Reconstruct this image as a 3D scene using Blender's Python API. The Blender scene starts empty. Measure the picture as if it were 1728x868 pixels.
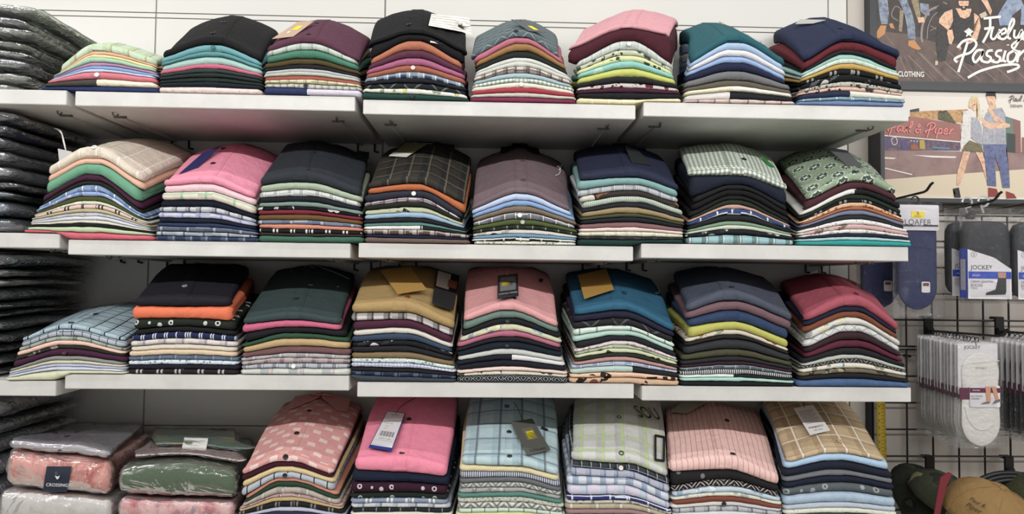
import bpy, bmesh, math, random
from mathutils import Vector, Matrix, noise
C = bpy.context.scene.collection
PI = math.pi
# ------------------------------------------------------------------ camera
F_PX, YAW, PITCH, ROLL = 1117.0, .0318, .0354, .0117
CAM = Vector((.978, -1.5423, .0042))
_f = Vector((math.sin(YAW)*math.cos(PITCH), math.cos(YAW)*math.cos(PITCH), math.sin(PITCH)))
_r = Vector((math.cos(YAW), -math.sin(YAW), 0)); _u = _r.cross(_f)
CR = math.cos(ROLL)*_r + math.sin(ROLL)*_u; CU = -math.sin(ROLL)*_r + math.cos(ROLL)*_u; CF = _f
cd = bpy.data.cameras.new('camera'); cam = bpy.data.objects.new('camera', cd); C.objects.link(cam)
cd.sensor_width = 36; cd.lens = F_PX/1728*36; cd.clip_start = .05
M = Matrix.Identity(4)
for i in range(3): M[i][0], M[i][1], M[i][2], M[i][3] = CR[i], CU[i], -CF[i], CAM[i]
cam.matrix_world = M
bpy.context.scene.camera = cam
def at(px, py, y=0.0):
    """the point that lies on the plane of depth y at a pixel of the photograph"""
    d = CF + CR*((px-864)/F_PX) - CU*((py-434)/F_PX)
    return CAM + d*((y-CAM.y)/d.y)
def px(p):
    d = Vector(p)-CAM; z = d.dot(CF)
    return 864+F_PX*d.dot(CR)/z, 434-F_PX*d.dot(CU)/z
# ------------------------------------------------------------------ light
sc = bpy.context.scene
vs = sc.view_settings; vs.view_transform = 'Standard'; vs.look = 'None'; vs.gamma = 1; vs.use_curve_mapping = False
vs.exposure = 0.0
sc.cycles.transparent_max_bounces = 48
w = bpy.data.worlds.new('shop_air'); sc.world = w; w.use_nodes = True
w.node_tree.nodes['Background'].inputs[0].default_value = (1, .985, .97, 1)
w.node_tree.nodes['Background'].inputs[1].default_value = .29
def tube(name, y, z, power, aim, x0=-3.2, x1=5.2, width=.05):
    l = bpy.data.lights.new(name, 'AREA'); l.shape = 'RECTANGLE'; l.size = x1-x0; l.size_y = width; l.energy = power
    l.color = (1, .985, .965)
    o = bpy.data.objects.new(name, l); C.objects.link(o)
    o.location = ((x0+x1)/2, y, z)
    d = Vector((0, aim[0]-y, aim[1]-z)).normalized()
    o.rotation_euler = d.to_track_quat('-Z', 'Y').to_euler()
    return o
tube('light_strip', -.62, 2.0, 30, (-.15, 0), -3.2, 2.5)
tube('ceiling_tube', -2.1, 1.22, 118, (0, 0))
# ------------------------------------------------------------------ helpers
def tag(o, label, cat, group=None, kind=None):
    if label: o['label'] = label
    if cat: o['category'] = cat
    if group: o['group'] = group
    if kind: o['kind'] = kind
    return o
def struct(o): o['kind'] = 'structure'; return o
def empty(name, loc, label, cat, group=None):
    o = bpy.data.objects.new(name, None); C.objects.link(o); o.location = loc; o.empty_display_size = .02
    return tag(o, label, cat, group)
def mesh_obj(name, verts, faces, mat=None, parent=None, smooth=True, uvs=None, mats=None, midx=None):
    me = bpy.data.meshes.new(name); me.from_pydata([tuple(v) for v in verts], [], faces); me.update()
    if smooth: me.polygons.foreach_set('use_smooth', [True]*len(me.polygons))
    if uvs is not None:
        ul = me.uv_layers.new(name='UVMap')
        for l in me.loops: ul.data[l.index].uv = uvs[l.vertex_index]
    for m in (mats or ([mat] if mat else [])): me.materials.append(m)
    if midx: me.polygons.foreach_set('material_index', midx)
    o = bpy.data.objects.new(name, me); C.objects.link(o)
    if parent:
        o.parent = parent; o.matrix_parent_inverse = parent_inv(parent)
    return o
def parent_inv(p):
    return Matrix.Translation(-p.location) if p.type == 'EMPTY' else Matrix.Identity(4)
class MB:
    """collects shapes that become ONE mesh"""
    def __init__(s): s.v = []; s.f = []; s.m = []; s.cur = 0
    def add(s, vs, fs):
        n = len(s.v); s.v += [Vector(v) for v in vs]; s.f += [tuple(i+n for i in f) for f in fs]; s.m += [s.cur]*len(fs); return s
    def box(s, a, b, bev=0):
        bm = bmesh.new(); bmesh.ops.create_cube(bm, size=1)
        a, b = Vector(a), Vector(b)
        for v in bm.verts: v.co = Vector((a[i]+(b[i]-a[i])*(v.co[i]+.5) for i in range(3)))
        if bev: bmesh.ops.bevel(bm, geom=list(bm.edges), offset=bev, segments=2, affect='EDGES')
        return s.bm(bm)
    def bm(s, bm):
        bm.verts.index_update(); s.add([v.co.copy() for v in bm.verts], [[v.index for v in f.verts] for f in bm.faces]); bm.free(); return s
    def tube(s, pts, r, n=8, cap=True):
        pts = [Vector(p) for p in pts]; rs = r if isinstance(r, (list, tuple)) else [r]*len(pts); vs = []; fs = []
        up = None
        for i, p in enumerate(pts):
            t = (pts[min(i+1, len(pts)-1)]-pts[max(i-1, 0)]).normalized()
            if up is None: up = t.orthogonal().normalized()
            up = (up - t*up.dot(t)); up = up.normalized() if up.length > 1e-6 else t.orthogonal().normalized()
            q = t.cross(up)
            for k in range(n): a = 2*PI*k/n; vs.append(p+(up*math.cos(a)+q*math.sin(a))*rs[i])
        for i in range(len(pts)-1):
            for k in range(n): fs.append((i*n+k, i*n+(k+1) % n, (i+1)*n+(k+1) % n, (i+1)*n+k))
        if cap: fs += [tuple(range(n))[::-1], tuple(range((len(pts)-1)*n, len(pts)*n))]
        return s.add(vs, fs)
    def disc(s, c, nrm, r, h, n=14, rin=0):
        nrm = Vector(nrm).normalized(); a = nrm.orthogonal().normalized(); b = nrm.cross(a); c = Vector(c); vs = []; fs = []
        prof = [(r, 0), (r, h*.6), (r*.85, h), (r*.6, h*.75)] if not rin else [(rin, 0), (r, 0), (r, h), (rin, h)]
        for (q, z) in prof: vs += [c+nrm*z+(a*math.cos(2*PI*k/n)+b*math.sin(2*PI*k/n))*q for k in range(n)]
        m = len(prof)
        for j in range(m if rin else m-1):
            for k in range(n): fs.append((j*n+k, j*n+(k+1) % n, ((j+1) % m)*n+(k+1) % n, ((j+1) % m)*n+k))
        if not rin: fs.append(tuple((m-1)*n+k for k in range(n))); fs.append(tuple(range(n))[::-1])
        return s.add(vs, fs)
    def plate(s, pts, nrm, t):
        """a flat polygon with thickness t along nrm"""
        nrm = Vector(nrm).normalized(); n = len(pts); pts = [Vector(p) for p in pts]
        vs = pts+[p+nrm*t for p in pts]
        return s.add(vs, [tuple(range(n))[::-1], tuple(range(n, 2*n))]+[(i, (i+1) % n, n+(i+1) % n, n+i) for i in range(n)])
    def build(s, name, mat=None, parent=None, smooth=False, mats=None):
        o = mesh_obj(name, s.v, s.f, mat, parent, smooth, mats=mats, midx=s.m if mats else None)
        bm = bmesh.new(); bm.from_mesh(o.data); bmesh.ops.recalc_face_normals(bm, faces=bm.faces); bm.to_mesh(o.data); bm.free()
        return o
# ------------------------------------------------------------------ materials
def lin(h):
    h = h.lstrip('#'); h = ''.join(c*2 for c in h) if len(h) == 3 else h
    out = []
    for i in (0, 2, 4):
        c = int(h[i:i+2], 16)/255; out.append(c/12.92 if c <= .04045 else ((c+.055)/1.055)**2.4)
    return (*out, 1)
class NT:
    def __init__(s, name):
        s.mat = bpy.data.materials.new(name); s.mat.use_nodes = True; s.t = s.mat.node_tree; s.b = s.t.nodes['Principled BSDF']
    def n(s, typ, **k):
        o = s.t.nodes.new(typ)
        for a, v in k.items(): setattr(o, a, v)
        return o
    def put(s, sock, v):
        if isinstance(v, bpy.types.NodeSocket): s.t.links.new(v, sock)
        else: sock.default_value = v
    def math(s, op, a, b=0.0, c=0.0):
        o = s.n('ShaderNodeMath', operation=op)
        for i, v in enumerate((a, b, c)): s.put(o.inputs[i], v)
        return o.outputs[0]
    def mix(s, f, a, b):
        o = s.n('ShaderNodeMix', data_type='RGBA'); s.put(o.inputs[0], f); s.put(o.inputs[6], a); s.put(o.inputs[7], b); return o.outputs[2]
    def uv(s):
        u = s.n('ShaderNodeUVMap'); x = s.n('ShaderNodeSeparateXYZ'); s.t.links.new(u.outputs[0], x.inputs[0]); s.uvv = u.outputs[0]
        return x.outputs[0], x.outputs[1]
    def noise(s, vec, scale, detail=3, rough=.5):
        o = s.n('ShaderNodeTexNoise'); o.inputs['Scale'].default_value = scale; o.inputs['Detail'].default_value = detail; o.inputs['Roughness'].default_value = rough
        if vec is not None: s.t.links.new(vec, o.inputs['Vector'])
        return o.outputs[0]
    def line(s, c, period, width, off=0.0):
        return s.math('LESS_THAN', s.math('FRACT', s.math('MULTIPLY_ADD', c, 1/period, off+100)), width)
    def voro(s, vec, scale, feat='F1', rnd=1.0):
        o = s.n('ShaderNodeTexVoronoi', feature=feat); o.inputs['Scale'].default_value = scale; o.inputs['Randomness'].default_value = rnd
        s.t.links.new(vec, o.inputs['Vector']); return o.outputs[0]
    def bump(s, h, st, dist=.01):
        o = s.n('ShaderNodeBump'); o.inputs['Strength'].default_value = st; o.inputs['Distance'].default_value = dist; s.put(o.inputs['Height'], h)
        s.t.links.new(o.outputs[0], s.b.inputs['Normal'])
    def obj(s): return s.n('ShaderNodeTexCoord').outputs['Object']
_pc = {}
def plain(name, h, rough=.5, metal=0, mottle=0, msc=30, bump=0, bsc=60, spec=None):
    k = (name, h, rough)
    if k in _pc: return _pc[k]
    t = NT(name); c = lin(h) if isinstance(h, str) else h
    t.b.inputs['Roughness'].default_value = rough; t.b.inputs['Metallic'].default_value = metal
    if spec is not None: t.b.inputs['Specular IOR Level'].default_value = spec
    if mottle:
        nz = t.noise(t.obj(), msc, 5, .6)
        t.put(t.b.inputs['Base Color'], t.mix(t.math('MULTIPLY', nz, 1.0), tuple(x*(1-mottle) for x in c[:3])+(1,), tuple(min(1, x*(1+mottle)) for x in c[:3])+(1,)))
    else: t.b.inputs['Base Color'].default_value = c
    if bump: t.bump(t.noise(t.obj(), bsc, 4), bump)
    _pc[k] = t.mat; return t.mat
_fc = {}
def fabric(spec, seed=0):
    """woven cloth.  kind:colour,colour,colour;period in mm"""
    key = spec
    if key in _fc: return _fc[key]
    kind, rest = spec.split(':'); per = None
    if ';' in rest: rest, per = rest.split(';'); per = float(per)/1000
    cs = [lin(h) for h in rest.split(',')]
    a = cs[0]; b = cs[1] if len(cs) > 1 else a; c = cs[2] if len(cs) > 2 else b
    t = NT('cloth_'+kind); u, v = t.uv(); rnd = random.Random(spec)
    o1, o2 = rnd.random(), rnd.random()
    if kind == 'p': col = a
    elif kind == 'v': col = tuple(min(1, q*2.6+.004) for q in a[:3])+(1,)
    elif kind == 'n': col = t.mix(t.math('MULTIPLY', t.line(t.math('MULTIPLY_ADD', t.noise(t.uvv, 12), .006, u), per or .012, .16, o1), .8), a, b)
    elif kind == 'o':      # watercolour blotches
        p = per or .03; n1 = t.noise(t.uvv, .8/p, 4, .6); n2 = t.noise(t.uvv, 1.7/p, 4, .65)
        col = t.mix(t.math('SMOOTH_MIN', t.math('MAXIMUM', t.math('MULTIPLY_ADD', n1, 5.0, -2.2), 0.0), 1.0, .1), a, b); col = t.mix(t.math('MINIMUM', t.math('MAXIMUM', t.math('MULTIPLY_ADD', n2, 6.0, -3.3), 0.0), 1.0), col, c)
    elif kind == 'k':      # plaid: broad bands, then thin lines
        p = per or .034
        col = t.mix(t.math('MULTIPLY', t.line(u, p, .42, o1), .62), a, b); col = t.mix(t.math('MULTIPLY', t.line(v, p, .42, o2), .5), col, b)
        col = t.mix(t.math('MULTIPLY', t.line(u, p, .09, o1+.72), .85), col, c); col = t.mix(t.math('MULTIPLY', t.line(v, p, .09, o2+.72), .7), col, c)
    elif kind == 'w':      # window-pane lines
        p = per or .022
        col = t.mix(t.line(u, p, .09, o1), a, b); col = t.mix(t.line(v, p, .09, o2), col, b)
        if len(cs) > 2: col = t.mix(t.math('MULTIPLY', t.line(u, p, .08, o1+.16), .8), col, c)
    elif kind == 'i':      # double vertical bars
        p = per or .026
        col = t.mix(t.math('MAXIMUM', t.line(u, p, .10, o1), t.line(u, p, .10, o1+.2)), a, b)
    elif kind == 'g':      # gingham
        p = per or .009
        col = t.mix(t.math('MULTIPLY', t.line(u, p, .5, o1), .55), a, b); col = t.mix(t.math('MULTIPLY', t.line(v, p, .5, o2), .55), col, b)
    elif kind == 's':      # stripes running back
        p = per or .006
        col = t.mix(t.line(u, p, .5, o1), a, b)
    elif kind == 'h':      # seersucker or rib: soft fine stripes
        p = per or .004
        sn = t.math('SINE', t.math('MULTIPLY', u, 2*PI/p)); col = t.mix(t.math('MULTIPLY_ADD', sn, .5, .5), a, b)
    elif kind == 'd':      # small scattered dots
        p = per or .014
        col = t.mix(t.math('LESS_THAN', t.voro(t.uvv, 1/p), .20), a, b)
    elif kind == 'r':      # ring motifs
        p = per or .022
        d = t.voro(t.uvv, 1/p, rnd=.35); ring = t.math('MULTIPLY', t.math('GREATER_THAN', d, .12), t.math('LESS_THAN', d, .24)); col = t.mix(ring, a, b)
    elif kind == 'm':      # round medallions with a cross
        p = per or .042
        uu = t.math('SUBTRACT', t.math('FRACT', t.math('MULTIPLY_ADD', t.math('ADD', u, v), .5/p*1.4, 50.2)), .5)
        vv = t.math('SUBTRACT', t.math('FRACT', t.math('MULTIPLY_ADD', t.math('SUBTRACT', u, v), .5/p*1.4, 50.0)), .5)
        d = t.math('SQRT', t.math('ADD', t.math('MULTIPLY', uu, uu), t.math('MULTIPLY', vv, vv)))
        pet = t.math('SINE', t.math('MULTIPLY', t.math('ARCTAN2', uu, vv), 8.0))
        col = t.mix(t.math('LESS_THAN', d, .36), a, b); col = t.mix(t.math('LESS_THAN', t.math('MULTIPLY_ADD', pet, .03, d), .31), col, c)
        cr = t.math('LESS_THAN', t.math('ABSOLUTE', t.math('MULTIPLY', uu, vv)), .004)
        col = t.mix(t.math('MULTIPLY', cr, t.math('LESS_THAN', d, .22)), col, b)
    elif kind == 'f':      # floral or abstract print
        p = per or .016
        n1 = t.noise(t.uvv, .55/p, 2); n2 = t.noise(t.uvv, .9/p, 3)
        d = t.voro(t.uvv, 1/p)
        col = t.mix(t.math('LESS_THAN', t.math('MULTIPLY_ADD', n1, .55, d), .62), a, b); col = t.mix(t.math('GREATER_THAN', n2, .60), col, c)
    elif kind == 'y':      # daisies: petals round a point
        p = per or .024
        o = t.n('ShaderNodeTexVoronoi'); o.inputs['Scale'].default_value = 1/p; o.inputs['Randomness'].default_value = .5; t.t.links.new(t.uvv, o.inputs['Vector'])
        sb = t.n('ShaderNodeVectorMath', operation='SUBTRACT'); sc_ = t.n('ShaderNodeVectorMath', operation='SCALE'); sc_.inputs['Scale'].default_value = 1/p
        t.t.links.new(t.uvv, sc_.inputs[0]); t.t.links.new(sc_.outputs[0], sb.inputs[0])
        ps = t.n('ShaderNodeVectorMath', operation='SCALE'); ps.inputs['Scale'].default_value = 1.0; t.t.links.new(o.outputs['Position'], ps.inputs[0]); t.t.links.new(ps.outputs[0], sb.inputs[1])
        x = t.n('ShaderNodeSeparateXYZ'); t.t.links.new(sb.outputs[0], x.inputs[0])
        ang = t.math('SINE', t.math('MULTIPLY', t.math('ARCTAN2', x.outputs[0], x.outputs[1]), 9.0)); d = o.outputs[0]
        col = t.mix(t.math('MULTIPLY', t.math('MULTIPLY', t.math('GREATER_THAN', ang, .1), t.math('LESS_THAN', d, .42)), t.math('GREATER_THAN', d, .12)), a, b)
    elif kind == 'z':      # diamonds in outline
        p = per or .03
        uu = t.math('ABSOLUTE', t.math('SUBTRACT', t.math('FRACT', t.math('MULTIPLY_ADD', u, 1/p, 50+o1)), .5)); vv = t.math('ABSOLUTE', t.math('SUBTRACT', t.math('FRACT', t.math('MULTIPLY_ADD', v, 1/p, 50+o2)), .5))
        d = t.math('FRACT', t.math('MULTIPLY', t.math('ADD', uu, vv), 4.0 if len(cs) < 3 else 3.0))
        col = t.mix(t.math('LESS_THAN', d, .25 if len(cs) < 3 else .45), a, b)
        if len(cs) > 2: col = t.mix(t.math('LESS_THAN', t.math('ADD', uu, vv), .2), col, c)
    elif kind == 'l':      # thin diagonal lattice
        p = per or .02
        q = t.math('MAXIMUM', t.line(t.math('ADD', u, t.math('MULTIPLY', v, 1.2)), p, .09), t.line(t.math('SUBTRACT', u, t.math('MULTIPLY', v, 1.2)), p, .09))
        col = t.mix(t.math('MULTIPLY', q, .6), a, b)
    elif kind == 'b':      # colour block
        col = t.mix(t.math('GREATER_THAN', u, per or 0), a, b)
    elif kind == 'j':      # washed denim
        col = t.mix(t.noise(t.uvv, 28, 4, .7), a, b)
    elif kind == 'c':      # pale square patches
        p = per or .03
        row = t.math('FLOOR', t.math('MULTIPLY', v, 1.6/p)); u2 = t.math('MULTIPLY_ADD', row, p*.5, u)
        q = t.math('MULTIPLY', t.line(u2, p, .42, o1), t.math('LESS_THAN', t.math('FRACT', t.math('MULTIPLY_ADD', v, 1.6/p, 50)), .5)); col = t.mix(t.math('MULTIPLY', q, .75), a, b)
    elif kind == 'q':      # rows of tiny flecks
        p = per or .02
        col = t.mix(t.math('LESS_THAN', t.voro(t.uvv, 1/p, rnd=.8), .09), a, b)
    else: raise ValueError(spec)
    mot = t.noise(t.uvv, 55, 4, .65)
    bc = t.n('ShaderNodeHueSaturation'); t.put(bc.inputs['Color'], col); bc.inputs['Saturation'].default_value = .9; t.put(bc.inputs['Value'], t.math('MULTIPLY_ADD', mot, .24, .78))
    t.t.links.new(bc.outputs[0], t.b.inputs['Base Color'])
    t.b.inputs['Roughness'].default_value = .82; t.b.inputs['Specular IOR Level'].default_value = .15
    h = t.math('MULTIPLY_ADD', t.noise(t.uvv, 420, 2), .12, t.noise(t.uvv, 34, 3, .55))
    t.bump(h, .55, .008)
    _fc[key] = t.mat; return t.mat
def plastic(name='clear_film', tint='ffffff', rough=.08, haze=.06, bsc=26, bst=.9, refl=.7):
    t = NT(name); t.t.nodes.remove(t.b)
    out = [n for n in t.t.nodes if n.type == 'OUTPUT_MATERIAL'][0]
    tr = t.n('ShaderNodeBsdfTransparent'); tr.inputs[0].default_value = (.99, .99, .99, 1)
    gl = t.n('ShaderNodeBsdfGlossy'); gl.inputs['Roughness'].default_value = rough
    df = t.n('ShaderNodeBsdfDiffuse'); df.inputs[0].default_value = lin(tint)
    bp = t.n('ShaderNodeBump'); bp.inputs['Strength'].default_value = bst; bp.inputs['Distance'].default_value = .012
    o = t.obj(); mp = t.n('ShaderNodeMapping'); mp.inputs['Scale'].default_value = (1, 1.6, 2.2); t.t.links.new(o, mp.inputs[0])
    wv = t.n('ShaderNodeTexNoise'); wv.inputs['Scale'].default_value = bsc; wv.inputs['Detail'].default_value = 3; wv.inputs['Distortion'].default_value = 1.2; t.t.links.new(mp.outputs[0], wv.inputs['Vector'])
    vo = t.voro(mp.outputs[0], bsc*2.2); t.t.links.new(t.math('MULTIPLY_ADD', vo, .22, t.math('ABSOLUTE', t.math('SUBTRACT', wv.outputs[0], .5))), bp.inputs['Height'])
    t.t.links.new(bp.outputs[0], gl.inputs['Normal'])
    fr = t.n('ShaderNodeFresnel'); fr.inputs[0].default_value = 1.5; t.t.links.new(bp.outputs[0], fr.inputs['Normal'])
    m1 = t.n('ShaderNodeMixShader'); m1.inputs[0].default_value = haze; t.t.links.new(tr.outputs[0], m1.inputs[1]); t.t.links.new(df.outputs[0], m1.inputs[2])
    m2 = t.n('ShaderNodeMixShader'); t.t.links.new(t.math('MULTIPLY_ADD', fr.outputs[0], refl, .012), m2.inputs[0]); t.t.links.new(m1.outputs[0], m2.inputs[1]); t.t.links.new(gl.outputs[0], m2.inputs[2])
    t.t.links.new(m2.outputs[0], out.inputs[0])
    return t.mat
# ------------------------------------------------------------------ the room
WALL_Y = .381
PITCHX, SW, GAP = .6591, .640, .0191
ZT = [[.4298, .4286, .4224, .4304], [.0994, .0854, .0869, .0946], [-.2362, -.2196, -.2337, -.2383], [-.566, -.560, -.560, -.560]]
XO = [.0066, .0027, .006, .004]
TH = .0337
m_panel = plain('white_wall_panel', 'd3d2cc', .35, mottle=.03, msc=4)
m_groove = plain('dark_groove', '3a3a3a', .8)
def shelf_paint():
    t = NT('white_shelf_laminate'); n1 = t.noise(t.obj(), 9, 6, .65); n2 = t.noise(t.obj(), 45, 4, .7)
    c = t.mix(t.math('MULTIPLY_ADD', n1, 1.6, -.35), lin('bfbeba'), lin('dddcd8'))
    c = t.mix(t.math('MULTIPLY', t.math('GREATER_THAN', n2, .71), .25), c, lin('8d8a84'))
    t.put(t.b.inputs['Base Color'], c); t.b.inputs['Roughness'].default_value = .45
    return t.mat
m_shelf = shelf_paint()
m_under = plain('grey_shelf_underside', 'b9b7b2', .6)
m_steel = plain('dull_steel', '77756f', .4, .8)
m_black = plain('black_plastic', '141414', .45)
struct(MB().box((-3.2, WALL_Y+.012, -1.4), (5.2, WALL_Y+.05, 2.2)).build('wall_back', m_groove))
HZ = at(300, 26.5, WALL_Y).z      # the double groove near the top
def vseams(): return [-2*PITCHX, -PITCHX, 0, PITCHX, 3*PITCHX, 4.9*PITCHX, 6*PITCHX]
xs = vseams()[:5]+[2.035]; mb = MB()
for i in range(len(xs)-1):
    for (z0, z1) in ((-1.35, -.42), (-.417, HZ-.0095), (HZ-.0065, HZ+.0055), (HZ+.0085, 1.2), (1.203, 2.15)):
        mb.box((xs[i]+.0022, WALL_Y, z0), (xs[i+1]-.0022, WALL_Y+.012, z1))
struct(mb.build('wall_panels_back', m_panel))
struct(MB().box((2.037, WALL_Y, -1.4), (5.2, WALL_Y+.012, 2.2)).build('wall_paint_back', plain('greige_paint', 'bdb5ad', .6, mottle=.04, msc=5)))
mb = MB()
for x in xs[1:-1]: mb.box((x-.0009, WALL_Y+.002, -1.35), (x+.0009, WALL_Y+.0121, 2.15))
struct(mb.build('trim_1', plain('grey_seam', '9b9a96', .5)))
def floor_mat():
    t = NT('pale_floor_tile'); t.put(t.b.inputs['Base Color'], t.mix(t.noise(t.obj(), 3, 4), lin('b8b2a8'), lin('cfcac0'))); t.b.inputs['Roughness'].default_value = .3; return t.mat
struct(MB().box((-3.2, -5, -1.44), (5.2, WALL_Y+.05, -1.40)).build('floor', floor_mat()))
# ---- shelves
rowname = ['top', 'second', 'third', 'lowest']
bayname = ['over the bagged garments', 'first full-width board after the bagged garments', 'board in the middle of the wall', 'board ending beside the sock rack']
for r in range(4):
    for b in range(4):
        x0 = (b-1)*PITCHX+GAP/2+XO[r]; x1 = x0+SW
        if b == 0: x1 = -GAP/2+XO[r]; x0 = x1-SW
        z = ZT[r][b]
        lab = 'white wall shelf, %s row, %s' % (rowname[r], bayname[b])
        s = empty('wall_shelf', ((x0+x1)/2, WALL_Y, z), lab, 'shelf', 'white wall shelves')
        MB().box((x0, .0, z-TH), (x1, WALL_Y-.001, z), .0012).build('board', m_shelf, s)
        for sx in (x0+.055, x1-.055):
            sg = 1 if sx < (x0+x1)/2 else -1
            k = MB()
            k.box((sx-.0016, .10, z-TH-.006), (sx+.0016, WALL_Y-.004, z-TH+.001))
            k.build('bracket_rib', m_under, s)
            k = MB(); k.tube([(sx, .055, z-TH+.002), (sx, .055, z-TH-.006), (sx+.002*sg, .068, z-TH-.0075), (sx+.002*sg, .075, z-TH+.001)], .002, 6)
            k.build('clip', m_steel, s); k = MB(); k.box((sx-.020, .092, z-TH-.0045), (sx+.010, .099, z-TH+.001), .001)
            k.build('cross_clip', m_steel, s)
            for dx in (-.012, .036): MB().tube([(sx+dx, WALL_Y-.006, z-TH), (sx+dx, WALL_Y-.006, z-TH-.022), (sx+dx+.012, WALL_Y-.006, z-TH-.024)], .003, 6).build('bracket_hook', m_black, s)
# ------------------------------------------------------------------ folded shirts
YB = .335        # depth of the back of the piles
def lerp(a, b, t): return a+(b-a)*t
def clamp(a, l=0., h=1.): return max(l, min(h, a))
def sstep(t): t = clamp(t); return t*t*(3-2*t)
def nz(x, y=0, z=0): return noise.noise(Vector((x, y, z)))
def shelf_z(row, x):
    """height of the shelf tops of a row at x, eased over the gaps"""
    z = ZT[row][0]
    for b in (1, 2, 3):
        xc = (b-1)*PITCHX+XO[row]; z = lerp(z, ZT[row][b], sstep((x-xc+.02)/.04))
    return z
RN = ['top', 'second', 'third', 'lowest']
def ptag(o, label): o['label'] = label; return o
class Layer: pass
NEIGHBOUR = {}
def stack(row, pile, top_label, xt, xb, rim, ends, back, layers, depth=YB, seed=1, thick_ends=.75, yf=-.004, flat=.68):
    """one pile.  xt/xb: pixel column of the crest at top and bottom; rim: pixel row of the top shirt's front crest;
    ends: [(k, xL, yL, xR, yR)] pixel ends of the boundary above layer k (k = number of layers: the shelf);
    back: (x, y) pixel of the crest at the back; layers: top to bottom (crest pixel row of its upper edge, description, cloth[, options])"""
    n = len(layers); rnd = random.Random(seed*77+row)
    ypk = [rim]+[l[0] for l in layers[1:]]+[None]
    ek = sorted(ends); ek[-1] = (n,)+tuple(ek[-1][1:])
    # boundary crests in world space
    B = []
    zfloor = shelf_z(row, at(xb, 600).x)
    for k in range(n+1):
        t = k/n
        if k < n: xc = lerp(xt, xb, clamp((ypk[k]-ypk[0])/(px((at(xb, 600).x, 0, zfloor))[1]-ypk[0]))); p = at(xc, ypk[k])
        else: p = Vector((at(xb, 600).x, 0, zfloor+.0008))
        B.append([p.x, p.z])
    # ends
    def key(k): return B[k][1]
    A = [(e[0], at(e[1], e[2]), at(e[3], e[4])) for e in ek]
    E_ = []
    for k in range(n+1):
        z = B[k][1]
        if k <= A[0][0]:
            dz = (z-B[A[0][0]][1])*thick_ends; E_.append((A[0][1].x, A[0][1].z+dz, A[0][2].x, A[0][2].z+dz)); continue
        for i in range(len(A)-1):
            if A[i][0] <= k <= A[i+1][0]:
                za, zb_ = B[A[i][0]][1], B[A[i+1][0]][1]; t = (za-z)/max(1e-6, za-zb_)
                l = A[i][1].lerp(A[i+1][1], t); r = A[i][2].lerp(A[i+1][2], t); E_.append((l.x, l.z, r.x, r.z)); break
    gain0 = None; pb = at(back[0], back[1], depth); dx0 = pb.x-B[0][0]; gain0 = pb.z-B[0][1]
    ceil = (ZT[row-1][clamp(int((B[0][0])//PITCHX)+1, 0, 3)]-TH-.012) if row else 9
    pl = [rnd.uniform(.05, .16) for _ in range(n+1)]
    def prof(k, x):
        if k == n: return max(shelf_z(row, x)+.0008, -9)
        xc, zc = B[k]; l = E_[k]
        if x < xc: u = (xc-x)/max(1e-4, xc-l[0]); ze = l[1]
        else: u = (x-xc)/max(1e-4, l[2]-xc); ze = l[3]
        u = min(u, 1.06); u = max(0, (u-pl[k])/(1-pl[k])); g = .62*max(0, u)**1.35+.38*sstep(u)
        z = lerp(zc, ze, g)
        z += .0012*nz(x*28, k*3.7+seed*9.1, row)+.0016*(abs(nz(x*46, k*5.1, seed))-.25)
        return z
    cache = {}
    def P(k, x):
        q = (k, round(x, 5))
        if q not in cache:
            z = prof(k, x)
            if k < n: z = max(z, P(k+1, x)+.0026)
            cache[q] = z
        return cache[q]
    H = max(1e-4, B[0][1]-B[n][1])
    def tk(k): return clamp((B[k][1]-B[n][1])/H)
    def ZS(k, X, y):
        """height of boundary k above the point (X, y)"""
        s = clamp((y-yf)/depth, -.05, 1.05); t = tk(k); x = X-dx0*t*s; z = P(k, x); l = E_[min(k, n-1)]; c = B[k][1]
        u = (x-B[k][0])/max(.03, (l[2]-l[0])*.5)
        q = max(0., (s-.08)/.92); e = .45*q+.55*math.sin(q*PI/2)
        if k < n: z = c-(c-z)*(1-flat*e)
        z += gain0*(t**1.1 if gain0 > 0 else t)*(1-.14*min(1.3, u*u))*e
        return min(z, ceil-.0032*k) if row else z
    SS0 = [.07, .18, .30, .44, .58, .72, .86, 1.0]
    out = []; mine = []; grids = []
    for k in range(n):
        L = layers[k]; desc, cloth = L[1], L[2]; op = L[3] if len(L) > 3 else {}
        xl = lerp(E_[k][0], E_[k+1][0], .5)+rnd.uniform(-.003, .003)+op.get('xl', 0); xr = lerp(E_[k][2], E_[k+1][2], .5)+rnd.uniform(-.003, .003)+op.get('xr', 0)
        zm = (E_[k][1]+E_[k+1][1])/2
        for (z0, z1, xe, xeb) in NEIGHBOUR.get(row, []):
            if z0-.006 < zm < z1+.006 and xe > xl-.0015: xl = min(xe+.0015, xl+.03)
        near = [q[3] for q in NEIGHBOUR.get(row, []) if q[0]-.05 < zm < q[1]+.05]
        fl = clamp(xl+dx0*(tk(k)+tk(k+1))/2-max(near)-.005, -.05, .04) if near else 0
        if fl > 0: fl *= 1-.85*tk(k)**1.5
        fr_ = .013*(1-.5*tk(k)); mine.append((E_[k+1][3], E_[k][3], xr, xr+fr_+dx0*(tk(k)+tk(k+1))/2))
        dy = op.get('dy', rnd.uniform(-.003, .003)); zl = op.get('zl', .0009)
        SS = [q for q in SS0 if q*depth > dy+.034 or dy < .01]
        name = op.get('name', 'folded_shirt')
        verts = []; uvs = []; xc = B[k][0]; G = .0065
        gx = [i*G for i in range(int(xl/G)-1, int(xr/G)+3) if xl+.0125 < i*G < xr-.0125]
        st = [xl, xl+.0012, xl+.004, xl+.0085]+gx+[xr-.0085, xr-.004, xr-.0012, xr]; N = len(st)-1
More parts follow.
